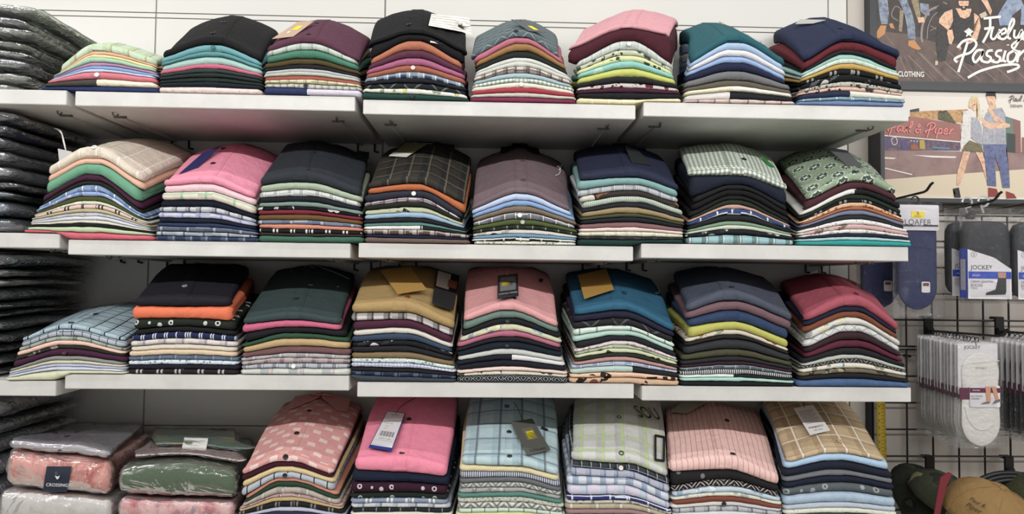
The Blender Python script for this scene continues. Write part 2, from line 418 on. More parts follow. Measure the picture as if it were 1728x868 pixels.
        for i, x in enumerate(st):
            ed = min(x-xl, xr-x)
            tp = clamp(ed/.010); taper = .40+.60*math.sqrt(1-(1-tp)**2); yin = .010*(1-tp)**2
            h0 = max(.0018, P(k, x)-P(k+1, x)-zl); r = min(h0*.62, op.get('r', .013)); y0 = yf+dy+yin
            fw = clamp((xc-x)/max(.01, xc-xl))**2; rw = clamp((x-xc)/max(.01, xr-xc))**2; loop = []; ts = dx0*(tk(k)+tk(k+1))/2
            for s in reversed(SS):
                y = yf+s*depth; X = x+ts*s+(fr_*rw-fl*fw)*sstep((s-.1)/.5); zt, zb = ZS(k, X, y), ZS(k+1, X, y)+zl; hh = max(.0018, zt-zb); mid = (zt+zb)/2; wr = 0
                if k == 0: wr = (.0026*nz(x*16, s*5, seed*3)+.0013*nz(x*40, s*13, seed))*sstep(s*6)
                loop.append((Vector((X, y, mid+hh/2*taper+wr)), s*depth+.02))
            yn = y0+r; zt, zb = ZS(k, x, yn), ZS(k+1, x, yn)+zl; mid = (zt+zb)/2; hh = max(.0018, zt-zb)
            for j in range(7):
                an = PI/2-PI*j/6; cy, sy = math.cos(an), math.sin(an)
                loop.append((Vector((x, y0+r*(1-abs(cy)**.75)-.001*nz(x*30, k, j*.3+seed)*cy, mid+hh/2*taper*math.copysign(abs(sy)**.75, sy))), .02-(j/6)*(hh+r)))
            for s in SS:
                y = yf+s*depth; X = x+ts*s+(fr_*rw-fl*fw)*sstep((s-.1)/.5); zt, zb = ZS(k, X, y), ZS(k+1, X, y)+zl; hh = max(.0018, zt-zb); mid = (zt+zb)/2
                loop.append((Vector((X, y, mid-hh/2*taper)), -.03-s*depth))
            verts += [l[0] for l in loop]; uvs += [(x-xc, l[1]) for l in loop]; ring = len(loop)
        faces = []
        for i in range(N):
            for j in range(ring): faces.append((i*ring+j, i*ring+(j+1) % ring, (i+1)*ring+(j+1) % ring, (i+1)*ring+j))
        faces += [tuple(range(ring))[::-1], tuple(range(N*ring, (N+1)*ring))]
        mat = fabric(cloth)
        o = mesh_obj(name, verts, [f[::-1] for f in faces], mat, None, True, uvs)
        above = layers[k-1][1] if k else None
        if k == 0: lab = top_label
        else: lab = op.get('label') or '%s folded shirt under the %s one, %s pile, %s shelf' % (desc, above, pile, RN[row])
        tag(o, lab, op.get('cat', 'shirt'), op.get('group', 'folded shirts on the %s shelf' % RN[row]))
        # button placket down the middle of the front
        nj0 = len(SS)
        def strip(c0, c1, j0, j1, off):
            vs = []; uv = []; fs = []
            cols = [c0, c0+.0012, c1-.0012, c1]
            for x in cols:
                i0 = max(0, min(N-1, sum(1 for q in st if q <= x)-1)); fr = clamp((x-st[i0])/(st[i0+1]-st[i0]))
                for j in range(j0, j1):
                    p = verts[i0*ring+j].lerp(verts[(i0+1)*ring+j], fr)
                    pa = verts[i0*ring+max(0, j-1)]; pb_ = verts[i0*ring+j+1]
                    t1 = (pb_-pa); nn = Vector((0, -t1.z, t1.y)); nn = nn.normalized() if nn.length > 0 else Vector((0, 0, 1))
                    if nn.z < 0 and j < nj0: nn = -nn
                    if j >= nj0 and nn.y > 0: nn = -nn
                    edge = False
                    vs.append(p+nn*(off if x not in (c0, c1) else off*.1)*(1 if j < nj0 else 1-abs(j-nj0-3)/3*.75)); uv.append((x-xc+.005, uvs[i0*ring+j][1]+.003))
            m = j1-j0
            for c in range(3):
                for j in range(m-1): fs.append((c*m+j, c*m+j+1, (c+1)*m+j+1, (c+1)*m+j))
            return vs, fs, uv
        if not op.get('noplacket'):
            w2 = .016; xo = op.get('px', 0)+rnd.uniform(-.004, .004)
            vs, fs, uv = strip(xc+xo-w2, xc+xo+w2, 0 if k == 0 else nj0+1, nj0+6 if k else nj0+5, .0016 if k == 0 else .0008)
            p = mesh_obj('placket', vs, [f[::-1] for f in fs], mat, o, True, uv)
        if op.get('btn'):
            i0 = max(0, min(N-1, sum(1 for q in st if q <= xc)-1)); q = verts[i0*ring+nj0+3]
            b_ = MB().disc(q+Vector((.004, -.0032, 0)), (0, -1, .2), .0055, .002, 14).build('button', plain('button_'+op['btn'], op['btn'], .3), o, False)
        if op.get('film'): add_film(o, verts, faces, seed*10+k, op.get('film'))
        out.append(o); grids.append((verts, ring, N, len(SS)))
    NEIGHBOUR[row] = mine
    def sub(k):
        T = Layer(); T.o = out[k]; T.row = row; T.mat = fabric(layers[k][2]); verts, ring, N, ns = grids[k]
        T.top = top = [[verts[i*ring+j] for j in range(ns+6)] for i in range(N+1)]; T.ns = ns; pts = []
        for i in range(N):
            for j in range(ns+5):
                nn = (top[i+1][j]-top[i][j]).cross(top[i][j+1]-top[i][j]); nn = nn.normalized() if nn.length > 0 else Vector((0, 0, 1))
                if nn.dot(CAM-top[i][j]) < 0: nn = -nn
                for (fa, fb) in ((0, 0), (.5, 0), (0, .5), (.5, .5)):
                    q = top[i][j].lerp(top[i+1][j], fa).lerp(top[i][j+1].lerp(top[i+1][j+1], fa), fb); pts.append((q, nn, px(q)))
        T.pick = lambda x, y: min(pts, key=lambda r: (r[2][0]-x)**2+(r[2][1]-y)**2)
        T.sub = sub
        return T
    return sub(0)
def add_film(o, verts, faces, seed, mat):
    bm = bmesh.new(); vs = [bm.verts.new(v) for v in verts]
    for f in faces: bm.faces.new([vs[i] for i in f[::-1]])
    bm.normal_update()
    cc = sum((v.co for v in vs), Vector())/len(vs); sg = 1 if sum((v.normal.dot(v.co-cc) for v in vs)) > 0 else -1
    pts = [v.co+sg*v.normal*(.0032+.0024*nz(v.co.x*60, v.co.y*50, v.co.z*90+seed)) for v in vs]; bm.free()
    p = mesh_obj('plastic_bag', pts, [f[::-1] for f in faces], mat, o, True); p['label'] = 'clear crumpled plastic bag'
# --- things sewn on or hung from a top shirt
def buttons(T, cols, *xy):
    for (x, y) in xy:
        p, n_, _ = T.pick(x, y)
        ob = MB(); ob.disc(p+n_*.0012, n_, .0064, .0022, 16)
        b = ob.build('button', plain('button_'+cols, cols, .3), T.o)
        h = MB(); a = n_.orthogonal().normalized(); c = n_.cross(a)
        for (i, j) in ((1, 1), (1, -1), (-1, 1), (-1, -1)): h.disc(p+n_*.0030+a*.0014*i+c*.0014*j, n_, .0007, .0006, 6)
        h.build('button_hole', plain('thread_dark', '2a2420', .7), b)
def on_card(T, corners, lift=.004, thick=.0008):
    """four pixel corners (from top left round to bottom left) -> world corners of a card lying on the cloth"""
    cx = sum(c[0] for c in corners)/4; cy = sum(c[1] for c in corners)/4
    pk = [T.pick(lerp(cx, x, f), lerp(cy, y, f)) for (x, y) in corners for f in (0, .5, .9)]
    c = T.pick(cx, cy)[0]; n_ = sum((p[1] for p in pk), Vector()).normalized(); vw = (CAM-c).normalized()
    if n_.dot(vw) < .30: n_ = (n_+vw*(.34-n_.dot(vw))).normalized()
    def flat(o):
        out = []
        for (x, y) in corners:
            d = at(x, y, 1)-CAM; out.append(CAM+d*((c+n_*o-CAM).dot(n_)/d.dot(n_)))
        return out
    o_ = lift; P4 = flat(o_); up = 0
    for i in range(7):
        for j in range(7):
            q = card_uv(P4, i/6, j/6); d = T.pick(*px(q))[0]-q
            if d.length < .05: up = max(up, d.dot(n_))
    P4 = flat(o_+up+.0012)
    return P4, n_
def card_uv(P4, u, v): return (P4[0].lerp(P4[1], u)).lerp(P4[3].lerp(P4[2], u), v)
def card(T, name, corners, mat, label=None, lift=.004, patches=(), string=None, scol='c9c2b4', texts=(), thick=.0009):
    """hang tag or label: a thin card, with printed patches (u0,v0,u1,v1,material), texts and a string"""
    P4, n_ = on_card(T, corners, lift)
    o = MB().plate(P4, n_, thick).build(name, mat, T.o)
    if label: o['label'] = label
    for pt in patches:
        (u0, v0, u1, v1, m) = pt[:5]; k = MB(); k.plate([card_uv(P4, u, v)+n_*(thick+.0002) for (u, v) in ((u0, v0), (u1, v0), (u1, v1), (u0, v1))], n_, .0003); k.build(pt[5] if len(pt) > 5 else 'print', m, o)
    for (s, u, v, wd, m) in texts:
        lettering(s, card_uv(P4, u, v)+n_*(thick+.0006), (P4[1]-P4[0]).normalized(), (P4[0]-P4[3]).normalized(), wd*(P4[1]-P4[0]).length, m, o)
    if string:
        pp = []
        for (x, y) in string: p, nn, _ = T.pick(x, y); pp.append(p+nn*.004)
        pp = [card_uv(P4, .5, .06)+n_*.002]+pp
        MB().tube(smooth_pts(pp), .0008, 6).build('string', plain('string_'+scol, scol, .8), o)
    return o
def decal(T, corners, mat, name='label', nu=6, nv=6, lift=.0012):
    """a sewn or printed patch that follows the cloth, between four pixel corners"""
    vs = []
    for j in range(nv+1):
        for i in range(nu+1):
            u, v = i/nu, j/nv; c = corners
            x = lerp(lerp(c[0][0], c[1][0], u), lerp(c[3][0], c[2][0], u), v); y = lerp(lerp(c[0][1], c[1][1], u), lerp(c[3][1], c[2][1], u), v)
            p, n_, _ = T.pick(x, y); vs.append(at(x, y, p.y)+n_*lift)
    fs = [(j*(nu+1)+i, j*(nu+1)+i+1, (j+1)*(nu+1)+i+1, (j+1)*(nu+1)+i) for j in range(nv) for i in range(nu)]
    return mesh_obj(name, vs, fs, mat, T.o, True, [(j/nv*.05, i/nu*.1) for j in range(nv+1) for i in range(nu+1)])
def smooth_pts(p, n=5):
    p = [Vector(q) for q in p]
    if len(p) < 3: return p
    out = []
    for i in range(len(p)-1):
        a, b, c, d = p[max(0, i-1)], p[i], p[i+1], p[min(len(p)-1, i+2)]
        for j in range(n):
            t = j/n; out.append(.5*((2*b)+(c-a)*t+(2*a-5*b+4*c-d)*t*t+(3*b-a-3*c+d)*t**3))
    return out+[p[-1]]
def lettering(s, org, xd, yd, width, mat, parent, name='lettering', shear=0, thick=.0002, align='CENTER', height=None, bold=0):
    """writing with the built-in typeface, its middle at org, width wide"""
    cu = bpy.data.curves.new('t', 'FONT'); cu.body = s; cu.size = 1; cu.align_x = align; cu.align_y = 'CENTER'; cu.shear = shear; cu.resolution_u = 3; cu.offset = bold
    ob = bpy.data.objects.new('t', cu); C.objects.link(ob)
    bpy.context.view_layer.update()
    dg = bpy.context.evaluated_depsgraph_get(); me = bpy.data.meshes.new_from_object(ob.evaluated_get(dg))
    bpy.data.objects.remove(ob); bpy.data.curves.remove(cu)
    if not me.vertices: return None
    x0 = min(v.co.x for v in me.vertices); x1 = max(v.co.x for v in me.vertices); y0 = min(v.co.y for v in me.vertices); y1 = max(v.co.y for v in me.vertices)
    k = width/(x1-x0); ky = k if not height else height/(y1-y0); xd = xd.normalized(); zd = xd.cross(yd).normalized(); yd = zd.cross(xd)
    if zd.dot(CAM-org) < 0: pass
    cx = (x0+x1)/2 if align == 'CENTER' else x0
    vs = [org+xd*((v.co.x-cx)*k)+yd*((v.co.y-(y0+y1)/2)*ky) for v in me.vertices]
    fs = [tuple(p.vertices) for p in me.polygons]; bpy.data.meshes.remove(me)
    return mesh_obj(name, vs, fs, mat, parent, False)
def collar(T, s0=.80, half=.26, mat=None):
    """fold-down collar at the back of a top shirt"""
    top = T.top; N = len(top)-1; ns = 11
    def S(a, s):
        f = clamp(a)*N; i = min(N-1, int(f)); SSr = [1.0, .86, .72, .58, .44, .30, .18, .07]
        for j in range(7):
            if SSr[j] >= s >= SSr[j+1]: break
        t = (SSr[j]-s)/(SSr[j]-SSr[j+1]); A = top[i][j].lerp(top[i][j+1], t); B_ = top[i+1][j].lerp(top[i+1][j+1], t); return A.lerp(B_, f-i)
    up = Vector((0, -.25, 1)).normalized()
    for sg in (-1, 1):
        P_ = [S(.5, .985)+up*.012, S(.5+sg*half*.95, .985)+up*.009, S(.5+sg*half, s0-.06)+up*.003, S(.5+sg*half*.72, s0-.10)+up*.003, S(.5+sg*.015, s0+.06)+up*.007]
        MB().plate(P_, up, .0022).build('collar', mat or T.mat, T.o)
    MB().plate([S(.5-half*.5, .99)+up*.006, S(.5+half*.5, .99)+up*.006, S(.5+half*.35, .90)+up*.016, S(.5-half*.35, .90)+up*.016], up, .002).build('collar_band', mat or T.mat, T.o)
# ------------------------------------------------------------------ bagged garments
m_film = plastic('clear_film', 'dfe3e6', .07, .06, 17, 1.0)
m_film_big = plastic('clear_film_loose', 'dfe3e6', .10, .03, 8, 1.0, .62)
m_film_smoke = plastic('clear_film_dull', 'aeb4ae', .09, .10, 15, 1.0)
def pillow(x0, x1, y0, y1, z0, z1, seed, amp=.002, end=.35, n=18, sq=.35, sag=0.0):
    """soft slab: rounded cross-section, thinner at its two ends"""
    vs = []; fs = []; R = 24
    for i in range(n+1):
        a = i/n; x = lerp(x0, x1, a); ed = min(a, 1-a)*(x1-x0); tp = clamp(ed/.035); th = end+(1-end)*math.sqrt(1-(1-tp)**2)
        for j in range(R):
            an = 2*PI*j/R; c, s_ = math.cos(an), math.sin(an)
            yy = (y0+y1)/2+(y1-y0)/2*math.copysign(abs(c)**sq, c)*(1-.04*(1-tp)); zz = (z0+z1)/2+(z1-z0)/2*th*math.copysign(abs(s_)**(sq+.25), s_)
            d = amp*nz(x*30, yy*30+seed*7, zz*40)+amp*.7*nz(x*70, yy*60+seed, zz*90)
            d = -abs(d)
            vs.append((x+d*.5, yy-d*c, zz+d*s_-sag*a*a))
    for i in range(n):
        for j in range(R): fs.append((i*R+j, i*R+(j+1) % R, (i+1)*R+(j+1) % R, (i+1)*R+j))
    fs += [tuple(range(R))[::-1], tuple(n*R+j for j in range(R))]
    return vs, fs
RW = ['top', 'second', 'third', 'lowest']
def bag_pile(row, z_top, n, cols, edges, names, film, seed):
    zs = shelf_z(row, -.2)+.001; rnd = random.Random(seed); mine = []; hs = [rnd.uniform(.7, 1.35) for _ in range(n)]; q_ = (z_top-zs)/sum(hs); hs = [h*q_ for h in hs]; zz = [zs+sum(hs[:i]) for i in range(n+1)]
    def warp(v, k): # every bag settles on the unevenness of the one below
        a = clamp(k/3); return [(x, y, z+a*(.007*nz(x*7, y*5, seed)+.004*nz(x*15, y*11, seed+4))) for (x, y, z) in v]
    for i in range(n):
        t = i/max(1, n-1); e = edges[0]-.028+(edges[1]-edges[0])*t+rnd.uniform(-.016, .010); z0, z1 = zz[i]+.0008, zz[i+1]-.0006
        y0 = .016+rnd.uniform(0, .016)
        pos = 'on the shelf board' if i == 0 else ('topmost of the bagged pile' if i == n-1 else 'in the bagged pile')
        nm = names[i % len(names)]
        under = ', lying on the %s one' % names[(i-1) % len(names)] if i else ' lying on the shelf board itself'
        b = empty('bagged_garment', (e-.17, .18, z0), '%s garment in clear plastic%s, %s shelf' % (nm, under, RW[row]), 'bagged garment', 'bagged garments on the %s shelf' % RW[row])
        x0 = e-.34
        v, f = pillow(x0+.006, e-.008, y0+.008, .342, z0+.0022, z1-.002, seed*31+i, .0022, .5)
        v = warp(v, i+.5); uv = [(p[0], p[1]*.7+p[2]) for p in v]
        mesh_obj('garment', v, [q[::-1] for q in f], fabric(cols[i % len(cols)]), b, True, uv)
        v, f = pillow(x0, e, y0, .352, z0, z1, seed*57+i, .0075, .22, 34); v = warp(v, i+.5)
        mesh_obj('plastic_bag', v, [q[::-1] for q in f], film, b, True)
        # folded-over seam of the bag along its free end
        s_ = MB(); pts = [(e-.001+.004*nz(q*3, i), lerp(y0+.01, .34, q/12), (z0+z1)/2+.004*nz(q*1.7, i*3, seed)) for q in range(13)]
        vs = []; fs = []
        for q, p in enumerate(pts): w_ = .009+.005*nz(q*2.1, i*5+seed); vs += [Vector(p), Vector(p)+Vector((w_, 0, .003*nz(q*1.3, i)))]
        fs = [(2*q, 2*q+1, 2*q+3, 2*q+2) for q in range(12)]
        mesh_obj('bag_seam', vs, fs, film, b, True)
        mine.append((z0, z1, e-.02, e+.013)); top_ = b
    NEIGHBOUR[row] = mine
    return top_
X = lambda p, y: at(p, y, .02).x
bag_pile(0, at(70, -4).z, 8, ['v:4a4c4a', 'v:55564f', 'v:3f4446', 'v:5b5c58', 'v:474b47', 'v:52534e', 'v:404244', 'v:4d4f4a'], (X(60, 140), X(74, 10)),
         ['dull grey', 'ash grey', 'slate', 'pale grey', 'moss grey', 'stone grey', 'dark grey', 'green-grey'], m_film_smoke, 1)
tb_ = bag_pile(1, at(40, 181).z, 9, ['v:35383f', 'v:4c5560', 'v:3c4641', 'v:262729', 'v:4f5054', 'v:44454a', 'v:35373a', 'v:1c2030', 'v:202126'], (X(40, 380), X(40, 190)),
         ['steel blue', 'grey-blue', 'dark green', 'black', 'grey', 'ash', 'graphite', 'navy', 'ink black'], m_film, 2)
bag_pile(2, at(40, 424).z, 11, ['v:26282b', 'v:222428', 'v:2a2b2c', 'v:1f2124', 'v:25272a', 'v:212226', 'v:1c1e22', 'v:232428', 'v:5a584f', 'v:202226', 'v:1d1e22'], (X(8, 630), X(30, 440)),
         ['charcoal', 'soot grey', 'dark grey', 'jet black', 'iron grey', 'black', 'blue-black', 'coal grey', 'khaki grey', 'raven', 'inky'], m_film, 3)
bag_pile(3, at(20, 676).z, 6, ['v:4a4d55', 'v:55585e', 'v:6a6d76', 'v:3d4046', 'v:2a2c30', 'v:202126'], (X(2, 880), X(16, 690)),
         ['slate', 'steel grey', 'silver grey', 'iron grey', 'charcoal', 'black'], m_film, 4)
BAG0 = NEIGHBOUR[3]
for r_ in (0, 1, 2): NEIGHBOUR[r_] = [(a, b, c-.05, d) for (a, b, c, d) in NEIGHBOUR[r_]]
k = MB(); k.plate([at(x, y, .10) for (x, y) in ((98, 251), (121, 256), (120, 276), (101, 280))], (0, -1, 0), .0009); k.build('swing_tag', plain('tag_paper', 'c9c8c6', .6), tb_)['label'] = 'white swing tag on a looped string'
MB().tube(smooth_pts([at(x, y, .10) for (x, y) in ((111, 254), (107, 240), (104, 226), (97, 219), (92, 217))]), .0011, 6).build('string', plain('white_thread', 'e9e6e4', .8), tb_)
MB().tube(smooth_pts([at(x, y, .10) for (x, y) in ((111, 254), (109, 242), (103, 222), (95, 217))]), .0011, 6).build('string', plain('white_thread', 'e9e6e4', .8), tb_)
# ------------------------------------------------------------------ top shelf
MINTG='a9d3c2'
t11 = stack(0, 'mint plaid', 'pale mint plaid shirt with white button, on the low pile beside bagged garments, top shelf', 169, 165, 73,
 [(1, 98, 125, 263, 109), (10, 66, 150, 264, 154)], (205, 84), [
 (73, 'mint plaid', 'k:cfe3c8,b9cfa4,b79b7c;40'), (87, 'peach', 'p:eab08f'), (92.5, 'cream yellow', 'p:ece3a3'), (98.5, 'soft green', 'p:a9cfb4'),
 (105.5, 'mauve pink', 'p:c690b0'), (111.5, 'cornflower blue', 'p:86a5d8'), (118, 'ice blue', 'p:c9d3e6'), (122.5, 'coral pink', 'p:d5707f', {'btn': 'f0e4e2'}),
 (134, 'cream and charcoal', 'b:4a4743,efe6cf;5'), (146, 'navy blue', 'p:2c3a6b')], seed=1)
buttons(t11, 'eef2ee', (168, 76))
t12 = stack(0, 'black-topped', 'plain black shirt puffed up and twisted over turquoise shirts, second pile on the top shelf', 364, 352, 60,
 [(1, 273, 99, 440, 103), (10, 265, 154, 443, 158.5)], (402, 30), [
 (60, 'black', 'p:201f21', {'xl': .003, 'xr': -.003}), (76, 'turquoise', 'p:6ba5ab', {'btn': '3c6a70'}), (88, 'deep teal', 'p:5a979b'), (96, 'pale aqua', 'p:a9cec5'), (109, 'rose pink', 'p:c85f7c'),
 (117, 'green charcoal', 'p:37433f'), (124, 'slate charcoal', 'p:2c3438'), (131.5, 'dark olive', 'p:2c3830'), (139, 'ink navy', 'p:1e2733'), (147, 'pale pink', 'f:efd9d2,f6e6df,e3c3bb;12')], seed=2)
buttons(t12, '17171a', (361, 57), (378, 38))
t13 = stack(0, 'plum-topped', 'plain plum shirt with a brown paper tag, pile beside the black-topped one, top shelf', 521, 513, 61,
 [(1, 450, 88, 604, 103), (11, 440, 157, 609, 160.5)], (552, 38), [
 (61, 'plum', 'p:5d3347'), (74, 'pale plaid', 'k:d7e0d6,b0bfb4,8d9d95;32'), (84.6, 'bottle green', 'p:47806a'), (98.4, 'olive brown', 'p:55482a'), (109, 'black', 'p:26262a'),
 (116.4, 'pearl grey', 'p:b9bcc0'), (122, 'pale sage', 'p:c6cabc'), (128, 'terracotta', 'p:b0594c'), (135, 'cream plaid', 'k:ded9b4,b9b48d,8c8c7a;22'), (142, 'grey check', 'k:cfcfc6,a5a7a0,6f7271;16', {'btn': '1b1b1b'}), (149.5, 'navy and lilac', 'b:2a3560,d8d2e2;12')], seed=3)
buttons(t13, '1b1315', (521, 60), (534, 40))
card(t13, 'hang_tag', [(503, 37), (530, 36), (495, 62), (459, 66)], plain('kraft_tag', 'b79d88', .7), 'brown paper tag with yellow sticker', .004,
 [(.42, .3, .72, .55, plain('yellow_sticker', 'f0dc2c', .6), 'sticker'), (.36, .62, .46, .72, plain('white_dot', 'eeeae2', .6))])
t14 = stack(0, 'pleat-fronted', 'black shirt with a white pleated chest panel crowning the fourth pile, top shelf', 701, 695, 49,
 [(1, 623, 78, 790, 92), (2, 625, 100, 778, 104), (11, 609, 162, 790, 174)], (705, 20), [
 (49, 'black', 'p:1d1c1f'), (58.6, 'charcoal black', 'p:1b1a1d'), (68, 'rust orange', 'p:b3694a'), (85, 'plum', 'p:5b2f45'), (98, 'orchid pink', 'p:a75a7e'), (110.7, 'brick brown', 'p:a05a43', {'btn': 'd9c9bd'}),
 (122, 'navy plaid', 'k:3d4b63,a9bccd,dfe6ea;28'), (133, 'black', 'p:23242a'), (140.6, 'black lined', 'l:23272a,7d8587;60'), (151, 'cream floral', 'f:e6e7dd,8f9c86,d8cf6a;18'), (159.5, 'dark green', 'p:23463f', {'btn': '141d1c'})], seed=4)
buttons(t14, '141416', (690, 41))
decal(t14, [(727, 27), (790, 33), (792, 60), (722, 47)], fabric('n:f0efe6,8d8d8d;9'), 'chest_panel', 10, 10, .006)['label'] = 'white pleated chest panel'
decal(t14.sub(1), [(727, 67), (753, 73), (752, 77), (726, 71)], plain('white_label', 'dcdcd6', .7), 'chest_label', 4, 2, .0012)
t15 = stack(0, 'quilted grey', 'blue-grey shirt with a diamond lattice print and a black button, fifth pile, top shelf', 880, 878, 53,
 [(1, 797, 98, 943, 98), (2, 806, 104, 956, 112), (13, 793, 171, 974, 174.5)], (880, 38), [
 (53, 'quilted grey', 'l:57666b,a9b6b6;34'), (65, 'rose', 'p:b9647a'), (74, 'mustard', 'p:9c7340'), (86, 'olive black', 'p:2c322e'), (97.6, 'bone white', 'p:d9dbd6'), (104, 'pale grey', 'p:d1d3c9'), (113, 'brown plaid', 'k:cfc7bf,7b6660,463a38;26'),
 (124, 'powder blue', 'p:a9c1cb'), (132, 'green gingham', 'g:eef0e6,6f9376;10'), (139, 'cream', 'p:e2dfcf', {'btn': 'e8e2d2'}), (149, 'red', 'p:a81f33'), (157.5, 'stone beige', 'p:c9c8ba'), (164.6, 'magenta', 'p:84294f')], seed=5)
buttons(t15, '20242a', (870, 53))
card(t15, 'hang_tag', [(862, 33), (890, 37), (922, 55), (893, 53)], plain('grey_tag', '55585a', .6), 'grey swing tag with yellow sticker', .007,
 [(.45, .5, .7, .85, plain('yellow_sticker', 'f0dc2c', .6), 'sticker')], [(860, 38)], '22242a')
t16 = stack(0, 'pink and maroon', 'candy pink shirt tilted to one side over a maroon shirt, sixth pile, top shelf', 1058, 1060, 40,
 [(1, 962, 82, 1126, 59), (2, 975, 103, 1132, 108), (11, 975, 171, 1152, 171)], (1085, 22), [
 (40, 'pink', 'p:d99aa2'), (48, 'maroon', 'p:4a1c28', {'xl': -.01, 'xr': .008}), (69, 'pale check', 'k:c9d1cb,b0bbb5,e6ebe6;22', {'btn': 'dfe3df'}), (84, 'black-leaf print', 'f:c9cdb4,3f463d,dfe2d0;15'), (94, 'daisy print', 'y:d9dfa6,454a32;22'), (103, 'aqua', 'f:8ecac2,b9ddd6,8ecac2;40'), (114.6, 'lime', 'p:c8ce62'),
 (130, 'black', 'p:26282a'), (140.6, 'burgundy floral', 'f:dcd3cf,6e2438,8c4456;16'), (148.4, 'aubergine', 'p:4a2335'), (156.5, 'jet black', 'p:222326'), (168, 'pale yellow', 'k:efe7bd,e6dba1,fff7d8;40')], seed=6)
buttons(t16, '2a1d1d', (1045, 42))
t17 = stack(0, 'teal-topped', 'plain teal shirt with a tan tag sticking up, seventh pile, top shelf', 1240, 1236, 55,
 [(1, 1168, 104, 1325, 112), (4, 1160, 128, 1326, 136), (10, 1153, 175, 1345, 176.5)], (1190, 44), [
 (55, 'teal', 'p:26606a'), (71.6, 'sky blue', 'p:a3bedd'), (84.6, 'white', 'p:e0e0e2'), (95, 'periwinkle', 'p:93b1de'), (106, 'midnight navy', 'p:222743'), (120.5, 'iron grey', 'h:6d6e70,7a7b7d;5'), (135.4, 'taupe', 'p:645d52'), (146, 'cream', 'b:e8e4c6,f1eee0;3'), (154.5, 'white and black', 'b:e4e0dc,25282b;-3'), (168, 'pink plaid', 'k:eadad4,cfaea8,7d6a66;40')], seed=7)
card(t17, 'hang_tag', [(1212, 36), (1216, 37), (1262, 60), (1256, 60)], plain('tan_tag', 'c9a66a', .6), 'tan swing tag', .006, (), [(1285, 62), (1280, 68)], 'e5e5df')
t18 = stack(0, 'navy-topped', 'plain navy shirt with a pale collar tag, on the top-shelf pile beside the posters', 1428, 1426, 53,
 [(1, 1357, 103, 1518, 98), (2, 1358, 117, 1515, 117), (13, 1345, 177.5, 1530, 180)], (1368, 34), [
 (53, 'navy', 'p:28304d'), (70, 'maroon red', 'p:651d26'), (86, 'black', 'p:27292b'), (91.7, 'mint', 'p:a5d2c8'), (100, 'frosted mint', 'k:d2e0d2,b7cfc2,e9efe4;30'), (108, 'mustard yellow', 'p:c39f48'), (117, 'barred black', 'i:1e2022,9b9a94;56'), (126, 'black floral', 'f:1d1e20,c9cac6,55585a;30'),
 (138, 'grey print', 'f:bfbdb2,46453f,8a897f;9'), (147, 'peach floral', 'f:ddb6a2,3c3534,e7c8b8;18'), (153.6, 'navy and cream', 'b:27304a,e2e0d6;14'), (165, 'aqua plaid', 'k:8fb1bd,6c93a4,c9dade;40'), (170.6, 'denim blue', 'p:6d86b4')], seed=8)
buttons(t18, '1b2036', (1419, 48))
card(t18, 'hang_tag', [(1350, 33), (1394, 34), (1372, 40), (1342, 41)], plain('pale_tag', 'b5b4b0', .6), 'pale grey swing tag', .012)
# ------------------------------------------------------------------ second shelf
t21 = stack(1, 'cream-topped', 'cream and grey plaid shirt with pearly button, pile beside the bags, second shelf', 158, 150, 247,
 [(1, 79, 298, 239, 307), (3, 74, 330, 236, 342), (5, 66, 349, 240, 361), (99, 39, 394, 260, 404)], (262, 238), [
 (247, 'cream plaid', 'k:e9ddcb,d8c9b6,f2ece2;44'), (267.4, 'peach', 'p:eab79c'), (277, 'sea green', 'p:69a585'), (294, 'plum', 'p:48203a'), (306, 'forest black', 'p:232a24'), (312, 'blue check', 'k:8fa5c9,5f789f,e9edf3;36'), (324, 'blue print', 'f:8fa9d6,c8d4ea,6d86b6;20'), (331.5, 'olive green', 'p:55592f'), (340, 'pale green', 'f:d5dcc4,b9c9ab,efeede;30'), (346, 'pink barred', 'i:dfc0b8,3a3436;38'),
 (353, 'khaki', 'p:bdb48c'), (359, 'lavender plaid', 'k:cfd0e2,a9b3d4,e5d998;40'), (366, 'ice white', 'p:d6d9e2'), (371.6, 'ivory', 'p:e6e3d2'), (377, 'black', 'p:1f2224'), (383.5, 'pale lime', 'p:bccda4'), (393, 'coral red', 'p:d2566c')], seed=9)
buttons(t21, 'efe9e0', (159, 250))
t22 = stack(1, 'pink-topped', 'bright pink shirt with two dark buttons and a navy ribbon tag, second shelf', 349, 345, 296,
 [(1, 277, 314, 428, 334), (2, 275, 325, 431, 347), (3, 272, 338, 432, 363), (99, 261, 405, 433, 406.5)], (405, 243), [
 (296, 'bright pink', 'p:f08ea9'), (310, 'baby pink', 'p:efc9d2'), (324, 'cream and green plaid', 'k:efe9dc,e4d3bf,8fc19c;60'), (337.7, 'midnight', 'p:171c2c'), (349.7, 'grey plaid', 'k:c6cacd,82888f,40464e;30'), (359, 'lilac plaid', 'k:e3e4ec,b9bbdf,8a8fb8;44'), (369, 'black navy', 'p:1c2233'), (377.5, 'navy', 'p:28375a'), (384, 'slate plaid', 'k:6d7786,48536b,a9b0b8;60'), (392, 'grey and white plaid', 'k:6f7a86,c6cbd0,46505c;50'), (399.5, 'navy plaid', 'k:2d3c5e,5b6b86,8a97a8;40')], seed=10)
buttons(t22, '2b1a20', (360, 279), (376, 252))
card(t22, 'ribbon_tag', [(343, 258), (374, 246), (334, 283), (302, 294)], plain('navy_ribbon', '23285f', .6), 'navy ribbon tag', .003)
